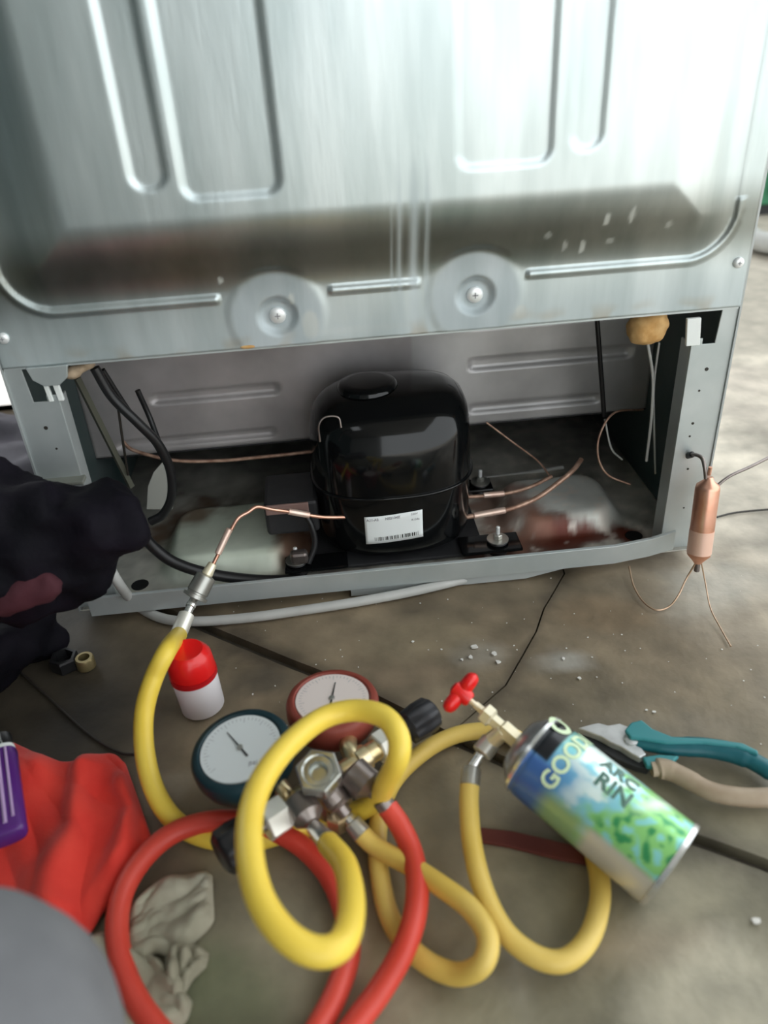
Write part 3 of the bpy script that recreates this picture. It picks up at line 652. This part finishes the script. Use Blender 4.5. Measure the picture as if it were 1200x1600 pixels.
# port caps and stubs, facing the camera side
def port(px, py, z, tx, ty, tz, capr=.0125):
    a = F(px, py, z); b = F(tx, ty, tz); d = (b-a); L = d.length; dn_ = d.normalized()
    turned('port_boss', a-dn_*.014, dn_, [(0, capr*.8), (.002, capr), (.018, capr), (.021, capr*.7), (.024, .006), (L+.014-.004, .0055)], M['nickel_dark'], mg, 28)
    return b
port(478, 1270, .050, 492, 1293, .048)
port(568, 1222, .050, 594, 1246, .044, .0135)
port(520, 1245, .044, 546, 1279, .030, .0105)
rod('port_boss', ctr+Vector((0, 0, .004)), F(535, 1262, .036), .0105, M['nickel_dark'], mg, 24)
for px, py in ((540, 1296), (588, 1262)):
    pass
turned('brass_union', F(530, 1290, .018), (0, 0, 1), [(0, .009), (.002, .010), (.014, .010), (.016, .009)], M['brass'], mg, 6, 20)
# gauges
def gauge(px, py, z, r, boot, dial, lean, needle, mark):
    c = F(px, py, z); n = Vector(lean).normalized(); x = Vector((1, -.08, 0)); x = (x-n*x.dot(n)).normalized(); y = n.cross(x)
    H = .030
    bt = turned('gauge_boot', c-n*H, n, [(0, r*.72), (.003, r*.86), (.010, r*.95), (H*.6, r), (H-.003, r*1.0), (H, r*.97), (H+.002, r*.92), (H+.0022, r*.84), (H-.001, r*.775), (H-.001, .001)], boot, mg, 56, 50)
    face = turned('gauge_dial', c-n*.0012, n, [(0, r*.79), (.0022, r*.79), (.0026, r*.785)], dial, mg, 56, 30)
    bm = bmesh.new(); m_ = M['ink']; q = c+n*.0017; ca, sa = math.cos(needle), math.sin(needle); d_ = x*ca+y*sa; e_ = n.cross(d_)
    prism(bm, [(-r*.28, -.0009), (r*.50, -.0003), (r*.50, .0003), (-r*.28, .0009)], lambda u, v, w: q+d_*u+e_*v+n*w, .0005)
    finish('needle', bm, m_, mg)
    turned('needle_hub', q, n, [(0, .0026), (.0012, .0024), (.0014, .001)], M['nickel'], mg, 16)
    bm = bmesh.new()                                 # scale ticks
    for k in range(41):
        a = math.radians(225-270*k/40); r0 = r*(.66 if k % 5 else .60); r1 = r*.72; dd_ = x*math.cos(a)+y*math.sin(a); ee = n.cross(dd_); w_ = .00022
        vs = [bm.verts.new(c+n*.0016+dd_*u+ee*v) for u, v in ((r0, -w_), (r1, -w_), (r1, w_), (r0, w_))]; bm.faces.new(vs)
    o = finish('dial_scale', bm, M['grey_ink'], face); o['kind'] = 'stuff'
    tx = c + x*r*mark[0] + y*r*mark[1]
    put_text('dial_print', 'psi', .0065, lambda a, b, w: tx+x*a+y*b+n*(.0016+w), M['grey_ink'], face)
    return c, n
g1, n1 = gauge(376, 1170, .070, .0410, M['teal_rubber'], M['dial_b'], (-.10, -.06, 1), math.radians(128), (.3, -.38))
g2, n2 = gauge(519, 1093, .060, .0400, M['red_rubber'], M['dial_r'], (.02, .06, 1), math.radians(84), (.0, -.4))
bm = bmesh.new(); tube(bm, spline([g1-n1*.018+Vector((.02, -.012, 0)), F(440, 1232, .052), F(455, 1252, .045)], 6), .0068, 16); finish('gauge_stem', bm, M['brass'], mg, 50)
bm = bmesh.new(); tube(bm, spline([g2-n2*.018+Vector((.012, -.02, 0)), F(545, 1170, .050), F(560, 1196, .045)], 6), .0075, 16); finish('gauge_stem', bm, M['brass'], mg, 50)

# ================================================================== RED HOSE
rh = thing('charging_hose', F(200, 1450, 0), 'red charging hose coiled on the floor from the red gauge side of the manifold', 'hose')
ra = F(596, 1249, .043); rb = F(608, 1266, .036)
rod('crimp_ferrule', ra, rb, .0076, M['nickel_dark'], rh, 24)
hose('hose_tube', [(606, 1262, 'z', .037), (625, 1290, 'z', .030), (643, 1330, 'z', .024), (652, 1380, 'z', .026), (648, 1430, 'z', .028), (632, 1480, 'z', .026), (605, 1530, 'z', .018), (570, 1580, 'z', .012), (510, 1650, 'z', .010), (400, 1700, 'z', .010), (300, 1660, 'z', .010), (235, 1595, 'z', .010), (198, 1530, 'z', .010), (183, 1460, 'z', .011), (192, 1395, 'z', .013), (225, 1340, 'z', .016), (270, 1302, 'z', .018), (325, 1284, 'z', .020), (385, 1284, 'z', .020), (430, 1298, 'z', .016), (475, 1325, 'z', .010), (515, 1370, 'z', .009), (540, 1430, 'z', .009), (545, 1485, 'z', .009), (528, 1545, 'z', .009), (495, 1610, 'z', .009), (450, 1680, 'z', .024), (380, 1740, 'z', .012)], RH, M['red'], rh, 8, 18)

# ================================================================== PALE YELLOW HOSE
ph = thing('charging_hose', F(760, 1450, 0), 'dull amber yellow charging hose running from manifold under the gas can to its tap', 'hose')
pa, pb = F(543, 1276, .030), F(566, 1304, .022)
rod('hose_barb', pa, pa.lerp(pb, .4), .0052, M['chrome'], ph, 14); rod('crimp_ferrule', pa.lerp(pb, .3), pb, .0074, M['nickel'], ph, 24, r2=.0078)
RP = .0076
hose('hose_tube', [(563, 1301, 'z', .022), (590, 1325, 'z', .018), (640, 1352, 'z', .022), (690, 1385, 'z', .030), (735, 1420, 'z', .034), (762, 1465, 'z', .034), (752, 1508, 'z', .026), (710, 1522, 'z', .012), (655, 1495, 'z', .008), (612, 1440, 'z', .008), (594, 1370, 'z', .008), (590, 1300, 'z', .008), (602, 1245, 'z', .012), (632, 1200, 'z', .010), (685, 1160, 'z', .009), (740, 1143, 'z', .008), (800, 1150, 'z', .008), (862, 1200, 'z', .008), (905, 1270, 'z', .008), (930, 1340, 'z', .008), (938, 1400, 'z', .010), (922, 1462, 'z', .012), (885, 1500, 'z', .014), (838, 1495, 'z', .016), (788, 1455, 'z', .020), (755, 1390, 'z', .026), (738, 1320, 'z', .032), (733, 1260, 'z', .038), (734, 1225, 'z', .042)], RP, M['yellow2'], ph, 8, 18)
p5, p6 = F(734, 1228, .042), F(737, 1200, .048)
rod('crimp_ferrule', p5, p6, .0078, M['nickel'], ph, 24)
p7 = F(752, 1178, .055)
rod('hose_barb', p6, p7, .0045, M['chrome'], ph, 14)
rod('swivel_nut', p7, F(768, 1158, .060), .0085, mat('satin_nut', (.70, .68, .62), .35, .7), ph, 24)

# ================================================================== GAS CAN
RC = .0338
ct, cbm = F(818, 1166, RC+.034), F(1050, 1354, RC+.002)
cd_ = (cbm-ct).normalized(); CL = (cbm-ct).length
can = thing('gas_can', Vector((ct.x, ct.y, 0)), 'small green and blue printed refrigerant gas can lying on its side', 'can')
cx_ = Vector((0, 0, 1)).cross(cd_).normalized()     # horizontal across the can
if cx_.y < 0: cx_ = -cx_                             # points away from the camera
cz_ = cd_.cross(cx_); cz_ = cz_ if cz_.z > 0 else -cz_
def can_pt(u, th, r):                               # u along (0 top .. CL), th=0 facing up, + towards the far side
    return ct + cd_*u + (cz_*math.cos(th)+cx_*math.sin(th))*r
def can_c(u, th):
    s = u/CL; n = noise.fractal(Vector((s*7, math.sin(th)*3, math.cos(th)*3)), 1, 2, 3)*.5
    n2 = noise.noise(Vector((s*16, math.sin(th)*5, math.cos(th)*5+4)))
    c = Vector((.30, .70, .82)).lerp(Vector((.84, 1.0, .97)), ss(-.05, .16, n+.16-abs(s-.44)*.8+.1*th))
    c = c.lerp(Vector((.13, .36, .66)), ss(.0, -.6, th)*(1-ss(.28, .50, s+.1*n)))
    c = c.lerp(Vector((.05, .38, .34)), .8*ss(.36, .28, s+.08*n2)*ss(-.2, .2, th))
    c = c.lerp(Vector((.30, .70, .22)), ss(.56, .72, s+.24*n2+.10*abs(th)))
    c = c.lerp(Vector((.05, .34, .12)), ss(.16, .40, n2)*ss(.52, .64, s))
    c = c.lerp(Vector((.30, .76, .78)), ss(.1, .3, -n2)*ss(.55, .7, s)*.85)
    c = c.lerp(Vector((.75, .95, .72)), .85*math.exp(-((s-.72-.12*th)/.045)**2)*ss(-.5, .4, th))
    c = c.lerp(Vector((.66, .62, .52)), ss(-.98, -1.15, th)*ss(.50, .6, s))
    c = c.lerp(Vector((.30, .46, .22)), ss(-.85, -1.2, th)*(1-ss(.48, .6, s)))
    c = c.lerp(Vector((.012, .014, .018)), (1-ss(.185, .20, s))*ss(-.62, -.52, th))
    c = c.lerp(Vector((.07, .17, .46)), (1-ss(.22, .34, s))*ss(-.52, -.66, th))
    return tuple(c)
ths = lin(-math.pi, math.pi, 120)
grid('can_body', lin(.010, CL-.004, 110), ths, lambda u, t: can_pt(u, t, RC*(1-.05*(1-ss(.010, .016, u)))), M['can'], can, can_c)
turned('can_shoulder', ct, cd_, [(-.006, .010), (-.004, .020), (.002, RC*.80), (.0075, RC*.93), (.0105, RC*.95)], M['can_metal'], can, 64, 50)
turned('can_seam', ct, cd_, [(.0075, RC*.95), (.0078, RC*1.015), (.0105, RC*1.02), (.011, RC*.95)], M['can_rim'], can, 64, 50)
turned('can_base', cbm, cd_, [(-.0045, RC*.97), (-.004, RC*1.02), (-.0005, RC*1.02), (.0, RC*.97), (-.001, RC*.90), (-.006, RC*.6), (-.008, .001)], M['can_rim'], can, 64, 50)
def wrap_axial(u0, t0): return lambda x, y, z: can_pt(u0+x, t0+y/RC, RC+.0004+z)
def wrap_round(u0, t0): return lambda x, y, z: can_pt(u0-y, t0+x/RC, RC+.0004+z)
bm = bmesh.new()
for k in range(36):
    a0, a1 = 2*math.pi*k/36, 2*math.pi*(k+1)/36; f = wrap_round(CL*.115, .42)
    bm.faces.new([bm.verts.new(f(math.cos(a)*r, math.sin(a)*r*1.1, .0002)) for a, r in ((a0, .0048), (a1, .0048), (a1, .0085), (a0, .0085))])
bmesh.ops.remove_doubles(bm, verts=bm.verts[:], dist=1e-6); finish('ring_emblem', bm, M['ink_pale'], can)
put_text('can_lettering', 'GOODA', .0175, wrap_round(CL*.265, -.02), M['ink_pale'], can, True)
put_text('can_lettering', 'ARC', .015, wrap_axial(CL*.53, .33), M['ink_dark'], can, True)
put_text('can_lettering', 'RIN', .017, wrap_axial(CL*.55, -.12), M['ink_dark'], can, True)

# can tap valve
vt = thing('can_tap_valve', F(780, 1140, .0), 'brass piercing tap with a red plastic handle screwed onto the gas can', 'valve')
vd = -cd_; v0 = ct
turned('tap_flange', v0, vd, [(-.003, .012), (.0, .0135), (.003, .0135), (.005, .010)], M['brass_pale'], vt, 6, 20)
e1 = F(742, 1100, .083); vdir = (e1-v0).normalized(); VL = (e1-v0).length
turned('tap_body', v0, vdir, [(0, .0065), (.003, .0075), (VL*.42, .0075), (VL*.46, .0055), (VL*.62, .0055), (VL*.66, .0085), (VL*.80, .0085), (VL*.84, .0035), (VL*.99, .0032)], M['brass_pale'], vt, 6, 25)
rod('side_port', v0+vdir*VL*.38, F(766, 1160, .060), .0072, M['brass_pale'], vt, 20)
hc = F(720, 1082, .090)
rod('valve_stem', v0+vdir*VL*.8, hc, .0022, M['brass_pale'], vt, 10)
# handle: a two-lobed bar across the stem
hd = (F(742, 1050, .100)-F(694, 1108, .078)); hl = hd.length/2; hd.normalize(); hn = (hc-v0).normalized(); hn = (hn-hd*hn.dot(hd)).normalized(); hy = hd.cross(hn)
bm = bmesh.new(); rings = []
for i in range(25):
    t = -1+2*i/24; w = .0085*(1-.35*math.cos(t*math.pi)**2*(abs(t) < .5))*math.sqrt(max(.02, 1-abs(t)**6)); w *= .85+.25*abs(t); th_ = .0062*math.sqrt(max(.02, 1-abs(t)**6))
    rings.append([bm.verts.new(hc+hd*hl*t+hy*math.cos(2*math.pi*k/16)*w+hn*math.sin(2*math.pi*k/16)*th_) for k in range(16)])
for p, q in zip(rings, rings[1:]):
    for k in range(16): bm.faces.new([p[k], p[(k+1) % 16], q[(k+1) % 16], q[k]])
bm.faces.new(rings[0][::-1]); bm.faces.new(rings[-1]); finish('red_handle', bm, M['redp'], vt, 60)
turned('handle_hub', hc-hn*.010, hn, [(0, .005), (.002, .0065), (.016, .0065), (.018, .004)], M['redp'], vt, 20)

# ================================================================== WHITE BOTTLE WITH RED CAP
bb = F(318, 1103, .0); bt_ = Vector((-.06, .03, 1)).normalized()
bo = thing('cap_bottle', bb, 'small white plastic bottle with a red cap standing beside the yellow hose', 'bottle')
bt_ = Vector((-.05, .02, 1)).normalized()
turned('bottle_body', bb, bt_, [(0, .0185), (.002, .0205), (.034, .0212), (.040, .0205), (.044, .018)], M['whitep'], bo, 48, 50)
turned('tamper_ring', bb, bt_, [(.040, .0185), (.0405, .0222), (.0455, .0222), (.046, .020)], mat('deep_red_ring', (.55, .01, .015), .35), bo, 48, 40)
bm = bmesh.new(); seg = 60; rings = []
for h, r, k_ in ((.0465, .0205, 0), (.047, .0215, 1), (.064, .0205, 1), (.070, .0165, 0), (.0715, .0150, 0), (.071, .0125, 0), (.0705, .001, 0)):
    rings.append([bm.verts.new(bb+bt_*h+Vector((math.cos(2*math.pi*k/seg), math.sin(2*math.pi*k/seg), 0))*r*(1+(.02 if k % 2 and k_ else 0))) for k in range(seg)])
for p, q in zip(rings, rings[1:]):
    for k in range(seg): bm.faces.new([p[k], p[(k+1) % seg], q[(k+1) % seg], q[k]])
bm.faces.new(rings[0][::-1]); bm.faces.new(rings[-1]); finish('red_cap', bm, M['redp'], bo, 50)

# small nuts left of the bottle
p = F(104, 1042, 0)
nt_ = turned('plastic_nut', p, (0, 0, 1), [(0, .012), (.001, .0145), (.013, .0145), (.015, .0135), (.015, .0105), (.004, .010), (.004, .001)], M['rubber'], None, 6, 20)
tag(nt_, 'black open plastic nut on the floor beside a smaller brass nut', 'nut')
p = F(136, 1042, 0)
nt_ = turned('brass_nut', p, (0, 0, 1), [(0, .0085), (.001, .0095), (.012, .0095), (.0135, .0085), (.0135, .0058), (.003, .0055), (.003, .001)], mat('old_brass', (.30, .24, .12), .4, .7), None, 32, 40)
tag(nt_, 'small brass ring nut on the dark floor left of the red capped bottle', 'nut')
# thin wire and a crack line on the floor
w1 = hose('floor_wire_or_crack', [(-40, 990, 'z', .0018), (0, 1022, 'z', .0018), (70, 1085, 'z', .0018), (140, 1148, 'z', .0018), (185, 1175, 'z', .0018), (212, 1179, 'z', .0018)], .0013, M['wire'], None, 8, 8)
tag(w1, 'thin dark wire lying on the floor from the picture edge towards the yellow hose', 'wire')
w2 = hose('floor_wire_or_crack', [(1120, 808, 'z', .002), (1150, 801, 'z', .002), (1200, 796, 'z', .002), (1260, 792, 'z', .002)], .0013, M['wire'], None, 8, 8)  # floor crack modelled as a thin dark tube
tag(w2, 'thin dark crack line on the pale floor right of the copper filter drier', 'wire')

# ================================================================== PLIERS
pv = F(985, 1163, .010)
pr = thing('pliers', Vector((pv.x, pv.y, 0)), 'worn combination pliers with one teal and one tan handle lying beyond the gas can', 'pliers')
def flatpoly(name, pts, z, t, m, parent, bev=.001):
    bm = bmesh.new(); prism(bm, [(p.x, p.y) for p in [F(x, y, z+t) for x, y in pts]], lambda u, v, w: (u, v, z+w), t); return finish(name, bm, m, parent, bevel=bev)
flatpoly('jaw', [(903, 1137), (925, 1131), (935, 1129), (950, 1133), (968, 1130), (984, 1136), (990, 1150), (984, 1160), (1002, 1168), (1010, 1178), (1000, 1184), (985, 1176), (970, 1166), (955, 1160), (938, 1150)], .008, .007, M['steel'], pr)
flatpoly('jaw', [(903, 1141), (935, 1152), (955, 1164), (975, 1176), (1000, 1186), (1020, 1190), (1012, 1202), (990, 1196), (960, 1184), (930, 1166), (908, 1150)], .001, .007, M['blackm'], pr)
turned('pivot', Vector((pv.x, pv.y, .0145)), (0, 0, 1), [(0, .006), (.002, .006), (.003, .004)], M['steel'], pr, 20)
def handle(name, specs, rs, m, flat=.75):
    bm = bmesh.new(); tube(bm, spline([PT(s) for s in specs], 8), rs, 18, flat, Vector((0, 0, 1))); return finish(name, bm, m, pr, 60)
handle('teal_handle', [(984, 1152, 'z', .012), (1010, 1160, 'z', .012), (1050, 1166, 'z', .012), (1100, 1168, 'z', .012), (1150, 1178, 'z', .012), (1190, 1197, 'z', .012), (1230, 1225, 'z', .012)], [.005, .0085, .0090, .0095, .0098, .0085, .007], M['teal'])
flatpoly('handle_guard', [(976, 1140), (986, 1128), (1003, 1124), (1020, 1138), (1050, 1150), (1110, 1153), (1160, 1160), (1185, 1172), (1185, 1178), (1150, 1166), (1100, 1160), (1040, 1160), (1004, 1154), (985, 1152)], .017, .004, M['teal_l'], pr, .0015)
flatpoly('handle_guard', [(1004, 1182), (1030, 1178), (1062, 1180), (1052, 1190), (1030, 1200), (1010, 1196)], .010, .005, M['teal_l'], pr, .0015)
handle('tan_handle', [(1018, 1202, 'z', .011), (1040, 1202, 'z', .011), (1070, 1215, 'z', .011), (1110, 1236, 'z', .011), (1155, 1245, 'z', .011), (1200, 1246, 'z', .011), (1240, 1240, 'z', .011)], [.007, .0095, .0090, .0085, .0085, .0085, .0075], M['tan'])

# dull red strip
bm = bmesh.new(); a, b = F(740, 1303), F(935, 1345); d = (b-a).normalized(); s_ = Vector((-d.y, d.x, 0)); Lr = (b-a).length
pts = [(0, -.008), (Lr*.3, -.0065), (Lr*.7, -.008), (Lr, -.007), (Lr, .006), (Lr*.6, .007), (Lr*.3, .0075), (0, .004)]
prism(bm, pts, lambda u, v, w: a+d*u+s_*v+Vector((0, 0, .0004+w)), .0035)
tag(finish('metal_strip', bm, M['redstrip'], None, bevel=.0008), 'dull dark red flat strip lying on the floor partly under the gas can', 'strip')

# ================================================================== RED CLOTH, LIGHTER, TORN PAPER
def patch(name, top_, bot, m, zf, n=60, thick=.0015):
    """sheet between two pixel-traced edges on the floor; zf(u, v) its height"""
    T = spline([F(*p) for p in top_], 12); Bt = spline([F(*p) for p in bot], 12)
    def at(L_, t): k = t*(len(L_)-1); i = min(int(k), len(L_)-2); return L_[i].lerp(L_[i+1], k-i)
    def fn(u, v): p = at(T, u).lerp(at(Bt, u), v); return (p.x, p.y, zf(u, v))
    return grid(name, lin(0, 1, n), lin(0, 1, n), fn, m, None, None, thick)
def zred(u, v):
    e = min(1, min(u*6+.3, (1-u)*7, v*7, (1-v)*7)); f = (math.sin((u*3.2+v*.9)*6+1.5*noise.noise(Vector((u*3, v*3, 0))))*.5+.5)**1.5
    f2 = abs(noise.noise(Vector((u*5+3, v*2.2, 1))))
    return .003+max(0, e)**.6*(.005+.014*f+.012*f2)
rc = patch('red_cloth', [(-160, 1130), (-60, 1140), (12, 1162), (60, 1185), (100, 1196), (140, 1190), (176, 1184), (196, 1200)], [(-200, 1400), (-100, 1400), (0, 1420), (60, 1470), (124, 1482), (165, 1425), (215, 1365), (238, 1318)], M['redcloth'], zred, 90)
tag(rc, 'crumpled bright red cloth on the floor beside the grey trouser knee', 'cloth')
random.seed(5)
def zpap(u, v): 
    e = min(1, min(u*8, (1-u)*8, v*8, (1-v)*8)); return .002+e*((.003)+.016*abs(noise.noise(Vector((u*2.1, v*2.4, 5))))+.003*abs(noise.noise(Vector((u*6, v*6, 2)))))
cbd = patch('torn_paper', [(205, 1432), (225, 1402), (262, 1374), (290, 1372), (318, 1366), (331, 1372)], [(185, 1500), (225, 1500), (245, 1492), (275, 1496), (318, 1462), (334, 1440)], M['cardboard'], zpap, 40)
tag(cbd, 'crumpled pale piece of torn paper lying inside the red hose loop', 'paper')
cbd = patch('torn_paper', [(120, 1480), (160, 1462), (185, 1470), (215, 1492), (240, 1500), (258, 1520)], [(130, 1560), (190, 1620), (230, 1640), (262, 1630), (290, 1600), (300, 1570)], M['cardboard'], lambda u, v: zpap(u+2, v)*.8+.001 if 0 else .002+min(1, min(u*8, (1-u)*8, v*8, (1-v)*8))*(.003+.012*abs(noise.noise(Vector((u*3, v*3, 9))))), 40)
tag(cbd, 'flat pale paper scrap under the red hose beside the grey knee', 'paper')
cbd = patch('torn_paper', [(262, 1500), (282, 1478), (305, 1482), (326, 1495)], [(262, 1590), (285, 1560), (300, 1535), (322, 1512)], M['cardboard'], lambda u, v: .002+min(1, min(u*6, (1-u)*6, v*6, (1-v)*6))*(.003+.016*abs(noise.noise(Vector((u*3, v*3, 19))))), 30)
tag(cbd, 'narrow curled paper sliver below the larger torn paper', 'paper')
# lighter
la, lb_ = F(12, 1175, .045), F(28, 1305, .040)
lt = thing('lighter', Vector((la.x, la.y, .02)), 'purple translucent lighter lying on the red cloth at the picture edge', 'lighter')
ld = (lb_-la).normalized(); ly = Vector((0, 0, 1)); lx = ly.cross(ld).normalized()
if lx.x < 0: lx = -lx
def ell(name, a, d, prof, rx, rz, m, parent, seg=36, n=3):
    bm = bmesh.new(); rings = []
    for h, k in prof:
        ring = []
        for i in range(seg):
            c_, s2 = sup(2*math.pi*i/seg, n); ring.append(bm.verts.new(a+d*h+lx*c_*rx*k+ly*s2*rz*k))
        rings.append(ring)
    for p, q in zip(rings, rings[1:]):
        for k in range(seg): bm.faces.new([p[k], p[(k+1) % seg], q[(k+1) % seg], q[k]])
    bm.faces.new(rings[0][::-1]); bm.faces.new(rings[-1]); return finish(name, bm, m, parent, 50)
LL = (lb_-la).length; off_ = lx*-.008
ell('lighter_body', la+off_, ld, [(0, .92), (.002, 1), (LL-.004, 1.0), (LL-.001, .92), (LL, .8)], .0155, .0085, M['purple'], lt)
ell('lighter_collar', la+off_-ld*.004, ld, [(0, .92), (.004, .96)], .0155, .0085, M['clip'], lt)
ell('lighter_hood', la+off_-ld*.020, ld, [(0, .7), (.002, .82), (.016, .84)], .0155, .0085, M['rubber'], lt)
bm = bmesh.new(); tube(bm, [la+off_+ly*.0085+lx*.008+ld*.002, la+off_+ly*.0085+lx*.008+ld*(LL-.012)], .0012, 10); tube(bm, [la+off_+ly*.0085+lx*.002+ld*.002, la+off_+ly*.0085+lx*.002+ld*(LL-.008)], .0016, 10)
finish('moulded_rib', bm, M['lilac'], lt, 50)
bm = bmesh.new(); tube(bm, [la+off_+ly*.0075+lx*.004-ld*.018, la+off_+ly*.0075+lx*.006-ld*.004], .0008, 8); finish('chrome_edge', bm, M['chrome'], lt, 50)

# ================================================================== PERSON: trousered leg of the one taking the picture
K = CP + ray(-85, 1684)*.352
def skin(name, nodes, edges, m, parent):
    me = bpy.data.meshes.new(name); me.from_pydata([Vector(n[0]) for n in nodes], edges, []); o = bpy.data.objects.new(name, me); COL.objects.link(o)
    md = o.modifiers.new('skin', 'SKIN'); md.use_smooth_shade = True
    for v, n in zip(me.skin_vertices[0].data, nodes): v.radius = (n[1], n[1])
    me.skin_vertices[0].data[0].use_root = True
    ms = o.modifiers.new('sub', 'SUBSURF'); ms.levels = ms.render_levels = 2
    me2 = bpy.data.meshes.new_from_object(o.evaluated_get(bpy.context.evaluated_depsgraph_get())); bpy.data.objects.remove(o)
    for v in me2.vertices:
        v.co += v.normal*.002*noise.noise(v.co*30)
        v.co.z = max(v.co.z, .002)
    me2.name = name; me2.materials.clear(); me2.materials.append(m)
    me2.polygons.foreach_set('use_smooth', [True]*len(me2.polygons))
    o = bpy.data.objects.new(name, me2); COL.objects.link(o); o.parent = parent; o.matrix_parent_inverse = parent.matrix_world.inverted(); return o
pe = thing('person', (K.x-.3, K.y-.25, 0), 'seated person in grey trousers whose bent knee enters beside the red cloth', 'person')
hip = Vector((-.42, -1.02, .13)); ank = Vector((-.30, -.62, .055))
LEG = []
for a, b, r0, r1, n_ in ((K, hip, .077, .115, 9), (K, ank, .077, .050, 9)):
    for i in range(n_+1): t = i/n_; LEG.append((a.lerp(b, t), r0+(r1-r0)*t))
blob('trouser_leg', LEG, M['greycloth'], pe, .009, .003, 12, .002)
skin('shoe', [(ank+Vector((-.02, -.01, -.01)), .035), (ank+Vector((-.09, .02, -.018)), .036), (ank+Vector((-.17, .06, -.022)), .033), (ank+Vector((-.22, .08, -.026)), .026)], [(0, 1), (1, 2), (2, 3)], M['blackm'], pe)

# ================================================================== FAR OBJECTS AND SMALL DEBRIS
p = F(1192, 345)
gc = thing('green_cabinet', (p.x+.3, p.y+.25, 0), 'dark green metal cabinet far behind the refrigerator', 'cabinet')
bm = bmesh.new(); box(bm, p.x, p.x+.6, p.y+.05, p.y+.5, .03, .75); finish('body', bm, M['green'], gc, bevel=.006)
bm = bmesh.new(); box(bm, p.x+.03, p.x+.57, p.y+.035, p.y+.05, .06, .72); dr = finish('door', bm, M['green'], gc, bevel=.004)
bm = bmesh.new(); box(bm, p.x+.50, p.x+.52, p.y+.015, p.y+.035, .36, .46); finish('handle', bm, M['chrome'], dr, bevel=.003)
bm = bmesh.new(); box(bm, p.x+.02, p.x+.58, p.y+.07, p.y+.48, 0, .03); finish('plinth', bm, M['blackm'], gc)
hp = thing('hose_offcut', F(1185, 378), 'pale grey plastic pipe piece on the floor behind the right edge of the refrigerator', 'pipe')
hose('pipe', [(1168, 365, 'z', .03), (1185, 376, 'z', .03), (1230, 384, 'z', .03)], .024, M['greytube'], hp); hose('dark_end', [(1178, 381, 'z', .012), (1200, 388, 'z', .012), (1240, 392, 'z', .012)], .012, M['rubber'], hp)
random.seed(11)
bm = bmesh.new()
def chip(bm, x, y, r):
    p = F(x, y); n = 6; a0 = random.random()*6
    pts = [(p.x+math.cos(a0+2*math.pi*k/n)*r*random.uniform(.5, 1.2), p.y+math.sin(a0+2*math.pi*k/n)*r*random.uniform(.5, 1.2)) for k in range(n)]
    prism(bm, pts, lambda u, v, w: (u, v, w+.0002), r*.5)
for x, y, r in ((1181, 1440, .0035),): chip(bm, x, y, r)
tag(finish('plaster_chip', bm, M['chip'], None), 'white plaster crumb alone on the floor below the gas can', 'debris')
bm = bmesh.new()
for x, y, r in ((740, 1012, .004), (772, 1022, .003), (778, 1036, .003), (735, 1028, .003), (722, 1031, .002), (645, 1003, .0015), (660, 1120, .0012), (690, 1015, .0012), (395, 1085, .0012), (560, 1043, .001), (826, 1252, .002), (1022, 1113, .0018), (238, 1045, .004), (905, 1060, .002), (880, 1030, .002), (1010, 1110, .0012), (430, 1072, .001)):
    chip(bm, x, y, r)
for _ in range(110): chip(bm, random.uniform(350, 1200), random.uniform(900, 1180), random.uniform(.0004, .0011))
o = finish('floor_crumbs', bm, M['chip'], None); o['kind'] = 'stuff'; tag(o, 'white crumbs and grit scattered on the concrete floor', 'debris')
c = random
bm = bmesh.new()
for x, y, r in ((278, 801, .003), (203, 744, .0018), (137, 758, .0014), (148, 762, .001), (745, 790, .001)): 
    q = B(x, y, .03 if x > 150 else -.10); bmesh.ops.create_icosphere(bm, subdivisions=1, radius=r, matrix=Matrix.Translation(q))
bm.free()
